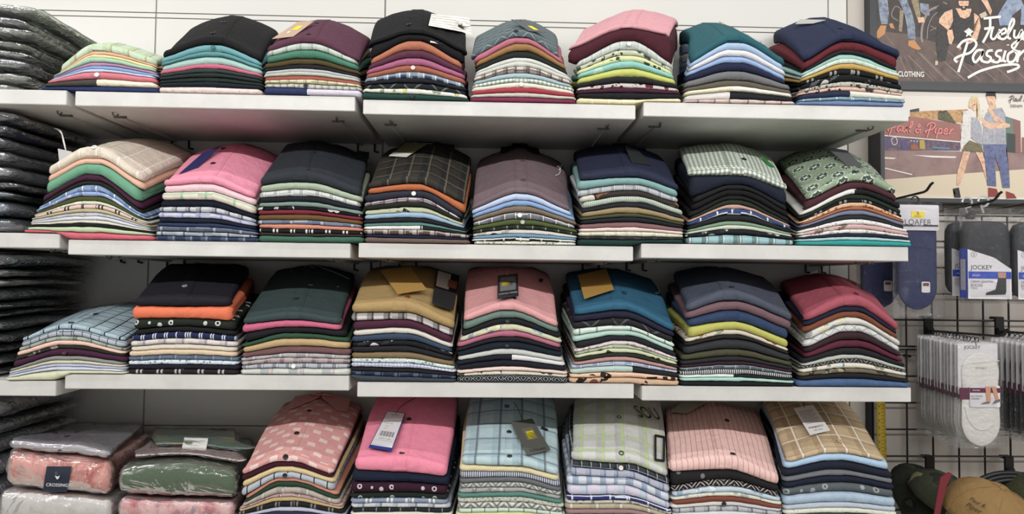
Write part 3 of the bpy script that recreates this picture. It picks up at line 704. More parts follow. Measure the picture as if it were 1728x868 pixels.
t23 = stack(1, 'blue-black', 'blue-black shirt with a small silver emblem on its chest, third pile on the second shelf', 508, 508, 288,
 [(1, 437, 314, 611, 332), (2, 437, 324, 609, 341), (99, 433, 406, 612, 407.5)], (530, 238), [
 (288, 'blue-black', 'p:31363d'), (308, 'sage green', 'p:aab8a0'), (320, 'cream and grey check', 'k:d5d8d3,8b98a1,efeee0;32'), (332, 'black', 'p:20242c'), (341, 'grey green', 'p:7d938a'), (349, 'black and white print', 'f:1b1c20,d3d3d0,2a2b30;24'), (355, 'crimson', 'p:7a1730'), (362.5, 'bronze', 'p:6e4f2a'), (372, 'blue-grey check', 'k:8c99b0,55688a,c3c6c8;70'), (379, 'salmon', 'p:cf8368'), (387, 'black barred', 'i:1f2023,e6e4dc;40'), (394.5, 'espresso', 'p:3a302e'), (399.5, 'jade green', 'p:3f6a58')], seed=11)
buttons(t23, '23272b', (518, 286), (530, 258))
p_, n_, _ = t23.pick(612, 262)
card(t23, 'chest_patch', [(602, 256), (623, 257), (622, 269), (601, 268)], plain('black_patch', '17191c', .8), 'black patch with silver emblem', .002)
e_ = MB()
for (dx, dz) in ((0, .006), (-.005, .001), (.005, .001), (-.003, .007), (.004, .006), (0, -.002), (.001, -.007)): e_.disc(p_+Vector((dx, 0, dz))+n_*.003, n_, .0032, .001, 7)
e_.build('emblem', plain('silver', 'b9b8ae', .35, .6), t23.o)
t24 = stack(1, 'dark-plaid', 'dark green and brown plaid shirt with an olive swing tag, second shelf', 700, 700, 297,
 [(1, 620, 318, 783, 343), (2, 617, 328, 786, 361), (3, 615, 342, 776, 367), (99, 611, 407, 795, 410)], (722, 240), [
 (297, 'dark plaid', 'k:393630,22252a,6b6150;44'), (310, 'burnt orange', 'p:b9612b'), (322, 'ink blue', 'p:2f323e', {'btn': 'd8d6d3'}), (333.5, 'mauve plaid', 'k:dad2d6,8c7480,5e4a57;30'), (342, 'pine green', 'p:222b22'), (349.7, 'daisy print', 'y:cfd3ae,2c3327;22'), (359, 'light blue', 'p:96b5cf'), (368, 'black dotted', 'q:23242c,d5d5d5;36'), (376, 'teal green', 'p:5f8f85'), (381.5, 'white and black', 'b:e6e6e3,26282c;18'), (388, 'brown plaid', 'k:5b4a47,cfc5bc,352c2c;36'), (397, 'dark navy', 'p:232742'), (403, 'taupe', 'p:6f5c55')], seed=12)
buttons(t24, '2b2926', (715, 286))
collar(t24, .84, .30)
card(t24, 'hang_tag', [(686, 241), (721, 243), (686, 266), (656, 264)], plain('olive_tag', '5e6044', .65), 'olive swing tag with a white foot', .006,
 [(0, .74, 1, 1, plain('white_paper', 'd6d6d0', .7), 'print_band')], [(716, 240), (731, 238)])
t25 = stack(1, 'mocha-topped', 'mocha brown shirt with a dark collar and a loop of white thread, second shelf', 878, 880, 316,
 [(1, 797, 354, 962, 357), (2, 799, 361, 967, 366), (3, 798, 368, 971, 374), (99, 798, 411.5, 974, 413)], (876, 251), [
 (316, 'mocha', 'p:77646a'), (327, 'pale blue', 'p:b9c9e6'), (338, 'cornflower', 'p:7fa3d2'), (347.6, 'taupe', 'p:7d6d5c'), (358, 'grey windowpane', 'k:8d9097,5a5e66,dcdcda;30', {'btn': 'e6e4de'}), (370.5, 'olive', 'p:4f5c33', {'btn': '9a9c90'}), (380.5, 'black plaid', 'k:2a2d28,3d433a,8f9588;30'), (387, 'white and brown print', 'f:e4e2da,3c3734,b9b4ac;36'), (395, 'blue ribbed', 'h:5f87a6,82a6c0;5'), (401, 'black windowpane', 'w:1f2427,dfe3e2;44'), (407.5, 'cream floral', 'f:dcdcc8,8a977a,f0efdf;9')], seed=13)
buttons(t25, '5b474d', (883, 274), (883, 303))
collar(t25, .86, .22, fabric('p:1d1a20'))
pp = [t25.pick(x, y)[0]+Vector((0, -.003, .002)) for (x, y) in ((938, 297), (944, 294), (944, 286), (940, 282), (948, 281), (944, 287))]
MB().tube(smooth_pts(pp), .0011, 6).build('loose_thread', plain('white_thread', 'e9e6e4', .8), t25.o)
t26 = stack(1, 'ink-topped', 'deep navy shirt with a black swing tag, sixth pile on the second shelf, beside gingham', 1066, 1062, 285,
 [(1, 977, 305, 1146, 322), (2, 976, 321, 1142, 333), (5, 984, 352, 1154, 365), (99, 974, 411.5, 1155, 411.5)], (1040, 244), [
 (285, 'deep navy', 'p:2b3047'), (300, 'aqua', 'p:7fa8a6'), (312, 'grey plaid', 'k:bfc3c9,8c9199,dfe2e6;28'), (321.6, 'cow-print', 'f:3b3430,d8d4c6,8a5a3a;60'), (331.5, 'sage seersucker', 'h:9fb0a1,c2ccbd;5'), (341.5, 'charcoal', 'p:2c2e36'), (350, 'khaki', 'p:9c8861'), (360.6, 'army green', 'p:4b5038'), (367, 'black', 'p:23262c'), (375, 'dusty rose', 'p:8e686a'), (384, 'blush', 'p:ead2cc'), (391, 'cream check', 'k:e0dfc9,c5c6a8,efeede;30'), (399.5, 'dark tartan', 'k:2f3234,4d4547,1f2224;40'), (405.5, 'bottle green', 'p:1f3b36')], seed=14)
card(t26, 'hang_tag', [(1054, 246), (1078, 255), (1098, 279), (1066, 275)], plain('black_tag', '26292b', .6), 'black swing tag', .005)
collar(t26, .84, .3)
t27 = stack(1, 'gingham-topped', 'green and white gingham shirt with a green price tag, seventh pile on the second shelf', 1240, 1236, 282,
 [(1, 1162, 296, 1331, 323), (2, 1171, 332, 1330, 349), (5, 1165, 366, 1334, 377), (99, 1157, 410.5, 1342, 413)], (1214, 238), [
 (282, 'green gingham', 'g:f2f5ec,44694a;11'), (297, 'dark navy', 'p:1e2433'), (312, 'black', 'p:212123'), (321, 'jet black', 'p:1a1a1c'), (330, 'raven', 'p:232325'), (337, 'bottle green', 'p:2a3328'), (345, 'peach', 'p:c49a8b'), (353, 'blue windowpane', 'w:2c4677,dfe4ea;40'), (363, 'coal', 'p:26272a'), (373.6, 'sage', 'p:7d9a80'), (381, 'pale celery', 'p:c9d3bd'), (387.5, 'black print', 'f:22252d,cfd3cf,30343c;30'), (396, 'turquoise plaid', 'k:9fc9cf,3c5a52,e2ecea;40')], seed=115)
buttons(t27, '1d2420', (1256, 269))
card(t27, 'price_tag', [(1282, 263), (1290, 266), (1307, 283), (1297, 281)], plain('green_tag', '2f7a3c', .5), 'green price tag', .004)
t28 = stack(1, 'medallion', 'sage green shirt printed with round medallions, dark tag on it, second shelf', 1447, 1444, 290,
 [(1, 1363, 337, 1514, 330), (2, 1354, 357, 1520, 344), (5, 1351, 374, 1523, 369), (99, 1345.7, 413, 1541, 416)], (1385, 248), [
 (290, 'sage medallion', 'm:94a78c,d5dfcf,4e5a52;44'), (307, 'maroon', 'p:4d2a31'), (319, 'white and black', 'b:e2e0da,1e1f21;-4'), (328, 'forest green', 'p:28332a'), (336.7, 'black barred', 'i:1e2022,8d8d88;60'), (342.5, 'rust print', 'f:dcae8a,a0613f,e9cfb3;10'), (349, 'rust', 'p:a8643e'), (355, 'slate blue', 'p:77809c'), (363, 'charcoal', 'p:2f3034'), (370.5, 'white dotted', 'd:e6e4e2,6c6a70;7'), (379, 'rose floral', 'f:cfa9a8,dfdccf,7c6a60;36'), (388, 'white print', 'f:e8e6e0,c0bdb6,8f8c86;12'), (394.5, 'navy', 'p:232b45'), (400, 'ice aqua', 'p:b7dcda'), (406, 'teal', 'p:1f9a98')], seed=16)
buttons(t28, '22262a', (1442, 290))
card(t28, 'hang_tag', [(1395, 249), (1428, 254), (1457, 283), (1430, 281)], plain('slate_tag', '58595b', .6), 'slate grey swing tag', .006)
# ------------------------------------------------------------------ third shelf
t31 = stack(2, 'windowpane', 'light blue shirt with black windowpane checks, low pile beside the dark bagged trousers, third shelf', 114, 110, 547,
 [(1, 34, 578, 207, 576), (2, 31, 588, 208, 588), (6, 18, 623, 212, 612), (99, 7, 643, 213, 633)], (216, 511), [
 (547, 'windowpane', 'w:a9c1cc,23282c,7e97a3;34'), (556, 'grey-blue check', 'w:b4bcc8,3b424c;19'), (568, 'sage check', 'k:b9c3b5,8a988c,55605a;34'), (574.6, 'peach', 'p:edc5b4'), (582, 'black olive', 'f:34332c,34332c,8f8c84;30'), (588.5, 'wine', 'p:45203a', {'btn': '3a1a30'}), (601, 'stone grey', 'p:8b8b88'), (608, 'pale olive', 'p:cfd0b2'), (614, 'lavender', 'p:b9bcd8'), (619, 'ice blue', 'p:cdd6e4'), (625, 'cream green', 'p:d6d6b8')], seed=17)
buttons(t31, '20262a', (121, 545), (163, 531))
t32 = stack(2, 'orange-banded', 'black shirt with two silver buttons lying on a vivid orange shirt, third shelf', 308, 306, 500,
 [(1, 225, 517, 390, 517), (2, 222, 539, 390, 543), (3, 225, 558, 398, 559), (99, 213, 632, 402, 632.5)], (347, 440), [
 (500, 'black', 'p:232129'), (518, 'vivid orange', 'p:ea6a33'), (538, 'black ring-dotted', 'r:242a23,c9cfc4;26'), (551, 'black', 'p:1d1d1f'), (560.5, 'navy bar-striped', 'i:1f2a50,d5dae6;26'), (571, 'pinkish plaid', 'k:dcd2cb,b9aeb2,8d8d97;46'), (581, 'cream', 'p:e4dccb'), (590, 'beige', 'p:dbc3a3'), (599, 'steel blue', 'k:65768a,50617a,8d9bab;40'), (607, 'blue and white print', 'f:dbe5ee,7f97ae,c4d3e0;8'), (615, 'black navy', 'p:23232f'), (623.6, 'dark plaid', 'i:2c2425,b9b2ac;46')], seed=18)
buttons(t32, '9c9890', (312, 485), (331, 443))
t33 = stack(2, 'flecked green', 'dark green shirt with scattered pale flecks, beside the tan-topped pile, third shelf', 495, 497, 526,
 [(1, 409, 548, 574, 549), (2, 410, 562, 576, 558), (3, 409, 581, 590, 571), (99, 403, 631.5, 590, 632)], (528, 448), [
 (526, 'flecked dark green', 'q:3a4a4a,c9d3d0;32'), (541, 'hot pink', 'p:c8587c'), (552, 'black', 'p:1f2024'), (563, 'bottle green', 'p:31523c'), (571, 'tan', 'p:bfa271'), (584, 'dusty plum', 'p:7a5658'), (596.4, 'grey mauve check', 'k:b3b0b2,8b8d94,c9c6c4;60'), (604, 'maroon plaid', 'k:dbd3d0,6c4048,b9a9aa;36'), (613, 'blue-grey plaid', 'k:bcc3cc,59647a,e2e4e6;34', {'btn': 'e3e3e0'}), (622, 'pastel check', 'k:d9dcd3,9aa4ad,e5c9c4;70')], seed=19)
buttons(t33, '1e2628', (500, 509))
pp = [t33.pick(x, y)[0]+Vector((0, -.004, .005)) for (x, y) in ((514, 455), (522, 451), (528, 455), (534, 450), (545, 456), (566, 464), (590, 474))]
MB().tube(smooth_pts(pp), .0011, 6).build('tag_string', plain('grey_string', '8b8d8c', .8), t33.o)
t34 = stack(2, 'tan-topped', 'tan crinkled shirt with a kraft tag and a black-and-white bird print, third shelf', 676, 676, 507,
 [(1, 592, 528, 765, 556), (2, 594, 543, 764, 569), (4, 593, 568, 762, 588), (99, 590, 640, 771, 646.5)], (694, 446), [
 (507, 'tan', 'h:a88a52,b3965f;3'), (528, 'black and white plaid', 'k:e2ddda,5b5453,322f30;38'), (540, 'wine', 'q:4c2338,a97c92;30'), (553.7, 'off-white', 'p:ddd7cb'), (563, 'slate navy', 'p:34465c'), (574.6, 'black and white print', 'f:1f2024,dcdcd9,33343a;34'), (583.6, 'black', 'p:26272b'), (594.5, 'khaki', 'p:836f4f'), (605, 'mint print', 'f:cfdcd6,7c968e,e4ebe6;9'), (613.5, 'lavender gingham', 'g:dcdfec,9298bd;8'), (620.5, 'jet black', 'p:2a2829'), (629.5, 'navy plaid', 'k:26304a,5d7493,151c2c;44'), (636.6, 'charcoal', 'p:3f454e')], seed=20)
buttons(t34, '7a3f2c', (687, 502))
card(t34, 'hang_tag', [(642, 457), (692, 450), (720, 489), (671, 497)], plain('kraft_card', 'b08c4c', .7), 'kraft swing tag', .006)
card(t34, 'printed_patch', [(737, 455), (776, 466), (765, 525), (729, 512)], plain('patch_black', '17191d', .8), 'white and black bird print', .0022,
 [(.06, .04, .62, .52, plain('patch_white', 'd9d9d4', .8)), (.55, .22, .95, .44, plain('patch_tan', 'a3643c', .8))])
t35 = stack(2, 'rose-topped', 'dusty pink shirt with a black swing tag and a tiny heart, third shelf', 856, 858, 509,
 [(1, 781, 544, 941, 553), (2, 779, 560, 946, 564), (5, 771, 587, 946, 588), (99, 771, 646, 961, 648)], (852, 442), [
 (509, 'dusty pink', 'p:dd9b9c'), (524.6, 'grey green', 'h:647b74,72897f;3'), (537, 'black', 'p:212226', {'btn': '15161a'}), (547.5, 'yellow-blue floral', 'f:cfcdae,8b9fb0,e6dfb2;22'), (558, 'rose pink', 'p:b1617b'), (568.7, 'ink black', 'p:24252b'), (577, 'navy black', 'p:1f2733', {'btn': '141a22'}), (589, 'pale stone', 'p:c5c9c3'), (598.6, 'black and white', 'b:1f222d,dcdcdf;14'), (608, 'midnight', 'p:20222b'), (619, 'blush print', 'q:e9cfc6,b9897f;22'), (626, 'cream floral', 'f:e8e4d4,4f5940,efeada;28'), (633, 'black key-pattern', 'z:2a2d30,a9adaf;26')], seed=21)
buttons(t35, '1a1a1c', (867, 501))
wh = plain('white_print', 'e6e4df', .7)
card(t35, 'hang_tag', [(840, 466), (874, 462), (875, 500), (839, 505)], plain('black_card', '26272a', .5), 'black swing tag with a yellow price mark', .006,
 [(.12, .12, .88, .72, plain('grey_print', '6f7174', .6)), (.22, .33, .72, .52, plain('yellow_sticker', 'f0dc2c', .6), 'sticker')], [(853, 457), (858, 452), (869, 450)], texts=[('COCO TIMES', .5, .84, .86, wh)])
card(t35, 'heart_mark', [(909, 471), (917, 471), (915, 476), (912, 477)], plain('heart_black', '1e1a1c', .8), 'small dark heart', .002)
t36 = stack(2, 'petrol blue', 'petrol blue shirt with a blank kraft tag, between pink and slate piles, third shelf', 1046, 1045, 509,
 [(1, 970, 533, 1141, 562), (3, 967, 556, 1136, 579), (6, 972, 590, 1144, 604), (99, 960, 646.5, 1146, 649.5)], (1021, 452), [
 (509, 'petrol blue', 'p:24607e'), (524.6, 'dark indigo', 'p:26253b'), (537, 'black abstract', 'l:2a2a2d,6b6a6c;70'), (549.6, 'mint barred', 'w:d7e6da,8aa096;40'), (558, 'mint', 'p:b5d8cc'), (567, 'black', 'p:26262b'), (575.5, 'blush print', 'f:e2d5d6,b9a5aa,efe9e8;10'), (582, 'sage floral', 'f:b3bd9f,8a987c,cdd3bb;20'), (588.5, 'cream daisy', 'y:cdd3b0,3f4432;26'), (594.8, 'dark olive', 'p:33382e'), (602.6, 'dusty rose', 'p:b68a86'), (609.5, 'blue check', 'k:c0cbdf,7590bb,e6eaf0;40'), (617.6, 'aqua seersucker', 'b:b7cdc4,26282c;30'), (628.5, 'peach daisy', 'y:e6bfa0,33291f;36'), (636.6, 'brown abstract', 'f:dcb795,85452c,2a2422;34')], seed=22)
buttons(t36, '173e54', (1053, 494))
card(t36, 'hang_tag', [(975, 465), (1023, 454), (1036, 489), (986, 505)], plain('kraft_card2', 'a98440', .7), 'blank kraft tag', .006)
pp = [t36.pick(x, y)[0]+Vector((0, -.003, .003)) for (x, y) in ((1106, 496), (1112, 494), (1111, 486), (1108, 480), (1114, 479))]
MB().tube(smooth_pts(pp), .001, 6).build('loose_thread', plain('white_thread', 'e9e6e4', .8), t36.o)
t37 = stack(2, 'slate-topped', 'slate blue crumpled shirt with a dark button, pile next to the raspberry one, third shelf', 1230, 1236, 490,
 [(1, 1158, 527, 1336, 543), (3, 1164, 551, 1330, 574), (4, 1158, 572, 1332, 589), (99, 1144, 650.5, 1343, 653)], (1200, 449), [
 (490, 'slate blue', 'j:474d5c,525a6b'), (509, 'mauve brown', 'p:75585f'), (524, 'dark denim', 'j:26385a,34496c'), (543, 'lime yellow', 'p:bcbb57'), (556.4, 'orange and white print', 'f:d9cfbe,a8632c,9aa08c;30'), (564.6, 'black', 'p:2a2724'), (572.7, 'graphite', 'p:34373b'), (590, 'olive', 'p:4c4a36'), (602, 'charcoal', 'p:2b2d2f'), (610, 'dark plum', 'p:3c2230'), (616, 'grey geometric', 'k:6d7a82,4a545c,a9b6ba;30'), (623.6, 'black and white striped', 's:34343a,cfcfd0;5'), (632, 'mint and black', 'b:dcebe4,24272b;8'), (637.5, 'mint', 'p:a9d2c4'), (643.4, 'coal', 'p:22272a')], seed=23)
buttons(t37, '20242c', (1234, 485))
t38 = stack(2, 'raspberry', 'raspberry red shirt topping the last pile on the third shelf, beside the sock rack', 1436, 1433, 499,
 [(1, 1357, 543, 1517, 561), (5, 1361, 587, 1522, 597), (99, 1344, 652.5, 1537, 655.5)], (1386, 462), [
 (499, 'raspberry', 'p:a8495a'), (518, 'navy', 'p:23263d'), (526, 'rust brown', 'p:7a4128'), (536, 'grey-yellow print', 'f:d6d6ce,9fa3a2,d9d2a0;26'), (548, 'white scroll print', 'l:dfe1e0,565b60;26'), (560.5, 'dark plum', 'p:38252c'), (574, 'burgundy', 'p:5b2036'), (587, 'black', 'p:25252a'), (599, 'pale grey-green', 'p:b5bcb2'), (605.5, 'black geometric', 'z:38373a,a9a29c;34'), (612.5, 'cream print', 'f:ded9c9,8d8c78,c9dbe0;22'), (621.7, 'taupe print', 'f:6e6552,3d382e,a39a7c;24'), (630, 'jet black', 'p:222226'), (639, 'denim', 'j:2f4c77,4f6f9c')], seed=24)
buttons(t38, '6d2937', (1444, 496))
# ------------------------------------------------------------------ big bagged shirts on the lowest shelf
NEIGHBOUR[3] = [(a, b, c-.05, d) for (a, b, c, d) in BAG0]
t41 = stack(3, 'lavender bag', 'lavender grey shirt with black buttons in a clear bag, topmost of its pile, lowest shelf', 104, 95, 750,
 [(1, 12, 762, 187, 781), (2, -2, 827, 190, 847), (99, -5, 884, 192, 888)], (165, 713), [
 (750, 'lavender', 'p:aaa6b0', {'film': m_film_big, 'zl': .0125, 'xl': .006, 'xr': -.006, 'name': 'bagged_shirt', 'cat': 'bagged shirt', 'group': 'bagged shirts on the lowest shelf'}),
 (771, 'coral floral', 'o:dc9a90,b5504c,ecd8b8;40', {'film': m_film_big, 'zl': .0125, 'xl': .006, 'xr': -.006, 'r': .022, 'name': 'bagged_shirt', 'cat': 'bagged shirt', 'group': 'bagged shirts on the lowest shelf', 'label': 'coral and cream floral shirt rolled in a clear bag with a navy paper label'}),
 (837, 'white', 'p:cfcbc8', {'film': m_film_big, 'zl': .0125, 'xl': .006, 'xr': -.006, 'name': 'bagged_shirt', 'cat': 'bagged shirt', 'group': 'bagged shirts on the lowest shelf', 'label': 'white bagged shirt lying under the coral floral bag, lowest shelf'})], seed=41, thick_ends=.9)
buttons(t41, '2a2a2e', (102, 765), (114, 739), (92, 731), (131, 731), (158, 719))
f41 = t41.sub(1)
nv = plain('label_navy', '1f2638', .6)
decal(f41, [(81, 787), (123, 787), (115, 828), (74, 828)], nv, 'paper_label', lift=.0045)
wt = plain('label_ink', 'd9d9dc', .6)
p_, n_, _ = f41.pick(96, 815); lettering('CROSSING', at(96, 819, p_.y-.016), Vector((1, 0, -.03)), Vector((.1, 0, 1)), .047, wt, f41.o, 'lettering')
p_, n_, _ = f41.pick(97, 805); MB().plate([at(x, y, p_.y-.010) for (x, y) in ((93, 803), (97, 805), (101, 803), (99, 808), (97, 809.5), (95, 808))], n_, .0004).build('crest', wt, f41.o)
NEIGHBOUR[3] = [(a, b, c, d) for (a, b, c, d) in NEIGHBOUR[3]]
t42 = stack(3, 'green bag', 'teal and yellow blotched shirt in a bag with a white sticker, behind the green roll', 312, 300, 766,
 [(1, 215, 776, 396, 786), (2, 200, 792, 402, 798), (3, 194, 842, 398, 850), (99, 192, 884, 396, 888)], (318, 724), [
 (766, 'teal blotched', 'o:5a8f86,a9a35c,9cc4bc;60', {'film': m_film_big, 'zl': .0125, 'dy': .12, 'name': 'bagged_shirt', 'cat': 'bagged shirt', 'group': 'bagged shirts on the lowest shelf', 'noplacket': 1}),
 (774, 'pink spattered', 'f:d8c3c3,a8606c,e3d3d1;12', {'film': m_film_big, 'zl': .0125, 'dy': .05, 'name': 'bagged_shirt', 'cat': 'bagged shirt', 'group': 'bagged shirts on the lowest shelf', 'label': 'pale pink shirt spattered with maroon, bagged, lying on the green roll'}),
 (783, 'green', 'p:4f6148', {'film': m_film_big, 'zl': .0125, 'xl': .006, 'xr': -.006, 'r': .022, 'name': 'bagged_shirt', 'cat': 'bagged shirt', 'group': 'bagged shirts on the lowest shelf', 'label': 'plain olive green shirt rolled in a shiny clear bag, lowest shelf'}),
 (847, 'red and blue floral', 'o:e0b4b2,bb5c62,6f93a8;34', {'film': m_film_big, 'zl': .0125, 'xl': .006, 'xr': -.006, 'name': 'bagged_shirt', 'cat': 'bagged shirt', 'group': 'bagged shirts on the lowest shelf', 'label': 'pink, red and blue floral bagged shirt under the green roll'})], seed=42, thick_ends=.9)
decal(t42, [(311, 741), (351, 742), (349, 758), (307, 757)], plain('sticker_white', 'd5d5d0', .6), 'sticker', lift=.004)
# ------------------------------------------------------------------ lowest shelf
t43 = stack(3, 'patch-printed', 'salmon pink shirt printed with white patches, four black buttons and a collar, lowest shelf', 480, 486, 766,
 [(1, 407, 803, 561, 801), (3, 407, 824, 565, 816), (5, 413, 845, 570, 838), (99, 384, 890, 590, 890)], (540, 668), [
 (766, 'patch-printed', 'c:dc9c97,f3dcd5;44'), (780, 'maroon print', 'q:43192a,dccbd0;30'), (788, 'butter cream', 'p:d9c28c'), (795.6, 'grey-blue windowpane', 'w:b4bcc6,2e343c;30', {'btn': '1c1e22'}), (807, 'salmon', 'p:d0866e'), (812.6, 'bottle green', 'p:2c4634'), (821.7, 'beige plaid', 'k:b7aea2,97928a,cfc8bc;50'), (832, 'rose plaid', 'k:c9a3a2,8b6d70,e2c9c6;36'), (838.5, 'sandy yellow', 'p:cdb27a'), (846, 'black barred', 'i:232427,7f7a74;40'), (856, 'lavender', 'p:c5c6dc'), (864, 'ink blue', 'p:2a3148'), (872, 'white', 'p:dcdcd8')], seed=25)
buttons(t43, '201d20', (482, 772), (502, 730), (521, 694), (532, 666))
collar(t43, .83, .34)
t44 = stack(3, 'hot pink', 'bright pink shirt with a barcoded swing tag and two black buttons, lowest shelf', 676, 680, 770,
 [(1, 596, 794, 756, 806), (3, 593, 833, 755, 835), (99, 590, 888, 766, 888)], (706, 650), [
 (770, 'bright pink', 'p:f0829f'), (798, 'navy sprigged', 'q:1c2438,8f97a8;40'), (815.5, 'plum ring-print', 'r:35182a,c9bcc4;24'), (831.5, 'dark green ring-print', 'r:242c26,b9beb4;24'), (841, 'blue plaid', 'i:8795ad,e3e3e2;48'), (849, 'white-blue plaid', 'k:d3d6d8,a5aeba,6d7788;40'), (857, 'black windowpane', 'w:26292d,7d8388;30'), (864, 'cream', 'p:e3dfcc'), (870, 'blue grey', 'p:66738a'), (877, 'navy', 'p:232b40')], seed=26)
buttons(t44, '231c20', (678, 764), (691, 707))
tb = plain('tag_blue', '232f7c', .5); bk = plain('ink_black', '16161a', .6)
card(t44, 'hang_tag', [(654, 694), (684, 698), (661, 762), (622, 756)], tb, 'blue-backed swing tag with a printed barcode label', .006,
 [(.03, .02, .97, .93, plain('label_white', 'd8d8da', .6), 'label')]+[(.18+i*.045, .55, .18+i*.045+(.028 if i % 3 else .012), .68, bk, 'barcode_bar') for i in range(15)]+
 [(.12, .235, .9, .24, bk), (.1, .27, .9, .275, bk), (.1, .78, .9, .785, bk), (.1, .90, .9, .905, bk)], [(676, 688), (686, 680), (702, 672)], '1c1c20',
 [('N.O.T', .52, .09, .42, bk), ('STYLE  SIZE', .4, .34, .45, bk), ('SHADE', .35, .41, .22, bk), ('QTY 1', .35, .48, .2, bk), ('M.R.P. 1,399', .5, .74, .6, bk)])
t45 = stack(3, 'pale blue plaid', 'pale blue plaid shirt with a dark grey swing tag bearing a yellow sticker, lowest shelf', 862, 864, 772,
 [(1, 777, 785, 941, 803), (3, 777, 808, 946, 824), (99, 768, 888, 955, 890)], (866, 650), [
 (772, 'blue plaid', 'k:b9d1d6,9cb9c2,6d7780;54'), (788, 'pale yellow', 'p:ddd0a3'), (796, 'navy pinstriped', 's:d0d5df,59637e;5'), (805.5, 'charcoal grey', 'p:6b6e70'), (814, 'grey medallion print', 'z:cfcfc6,8a9090,e0e0d8;34'), (823, 'grey print', 'f:a5a6a3,858886,c4c5c0;22'), (830, 'teal green', 'p:5a897f'), (838.6, 'cream-green print', 'f:c9cdbb,8a9484,e3e4d6;6'), (847.5, 'cream medallion', 'z:dad5c9,7a838a,e6e2d6;40'), (857.6, 'mint plaid', 'w:c9dcc9,7c8c80,e3dfa0;30'), (865, 'lemon', 'p:e4e0a8'), (873, 'grey', 'p:9fa19e')], seed=27)
buttons(t45, '2b2e32', (860, 731), (860, 771))
card(t45, 'hang_tag', [(862, 713), (898, 707), (929, 760), (890, 769)], plain('grey_card', '55544f', .55), 'dark grey swing tag with yellow sticker', .007,
 [(.28, .26, .78, .62, plain('card_square', '66655f', .5)), (.38, .36, .72, .60, plain('yellow_sticker', 'f0dc2c', .6), 'sticker')], [(872, 694), (866, 685)], '2a2a2a', [('TOSZLAW', .5, .92, .72, plain('ink_dark', '201f1d', .6))])
card(t45, 'chest_bar', [(914, 720), (925, 725), (924, 728), (913, 723)], bk, 'tiny black bar', .002)
card(t45, 'placket_label', [(852, 683), (860, 684), (859, 689), (851, 688)], plain('blue_label', '4a6285', .6), 'small blue label', .002)
t46 = stack(3, 'lime plaid', 'grey and lime plaid shirt with ring buttons and black letters on its chest, lowest shelf', 1048, 1046, 765,
 [(1, 966, 778, 1131, 809), (3, 960, 803, 1132, 834), (4, 957, 819, 1132, 850), (99, 950, 888, 1135, 892)], (1045, 650), [
 (765, 'grey lime plaid', 'k:d2d3cd,b7b8b4,b9d67e;52', {'xr': -.004}), (784, 'black check', 'k:3a3f46,22262b,b9bdc0;22', {'btn': 'e0d9cf'}), (794, 'lilac blue plaid', 'k:c5c5d3,9aa3bd,6d7fa0;34'), (806, 'blue white plaid', 'k:d6dde8,5f7aa5,9db4cf;32'), (819, 'pastel plaid', 'k:d5cfdf,a9cad6,b9a5c6;46'), (836, 'royal navy plaid', 'w:2b3073,d8dcea;44'), (844, 'cream print', 'f:d9d7c6,8b8f80,e9e7da;12'), (850.5, 'tan check', 'k:cdbfa3,a39a86,e0d8c6;60'), (859, 'dusty mauve', 'p:a98686'), (868, 'white plaid', 'k:d8d8d8,a5a9b0,6d7278;40')], seed=28)
for q in ((1044, 707), (1049, 765)):
    p_, n_, _ = t46.pick(*q); MB().disc(p_+n_*.001, n_, .0062, .0016, 16, .0038).build('snap_ring', plain('snap_dark', '2b2e2c', .4, .3), t46.o)
P4, n_ = on_card(t46, [(1073, 686), (1109, 691), (1110, 708), (1074, 703)], .002)
lettering('SOU', card_uv(P4, .5, .5)+n_*.001, P4[1]-P4[0], P4[0]-P4[3], (P4[1]-P4[0]).length, bk, t46.o, 'chest_lettering', height=(P4[0]-P4[3]).length)
k = MB(); P4, n_ = on_card(t46, [(1106, 735), (1121, 738), (1120, 778), (1106, 776)], .003)
for a in range(4):
    i0 = card_uv(P4, *((0, 0), (1, 0), (1, 1), (0, 1))[a]); i1 = card_uv(P4, *((1, 0), (1, 1), (0, 1), (0, 0))[a]); k.tube([i0, i1], .0028, 6)
k.build('side_clip', m_black, t46.o)
t47 = stack(3, 'rib-striped pink', 'pale pink crinkle-striped shirt with two black buttons and a cream tag, lowest shelf', 1218, 1220, 769,
 [(1, 1132, 797, 1314, 820), (2, 1135, 821, 1316, 832), (99, 1130, 888, 1326, 890)], (1200, 679), [
 (769, 'pale pink', 'n:f0c6be,c08a86;13'), (794, 'black floral', 'd:252426,7b787a;26'), (810, 'black tribal print', 'z:2e2c2c,cfc4bc;40'), (821.7, 'pale blue print', 'f:c3d3df,8ca9bf,e0e9ee;26'), (831, 'cream-blue print', 'f:d9dac8,a9b6b4,e9e8da;16'), (837.5, 'brick', 'p:82402f'), (846, 'white', 'b:e6e3da,dcdce2;0', {'btn': '1e1f22'}), (854, 'grey plaid', 'k:d9dade,9a9ea8,565c68;34'), (863, 'frost white', 'p:d9dcde'), (872, 'grey', 'p:8e9196')], seed=29)
buttons(t47, '201e1f', (1236, 767), (1226, 713))
card(t47, 'hang_tag', [(1150, 680), (1196, 678), (1158, 698), (1132, 695)], plain('cream_tag', 'b9b8a4', .7), 'cream swing tag', .006, (), None)
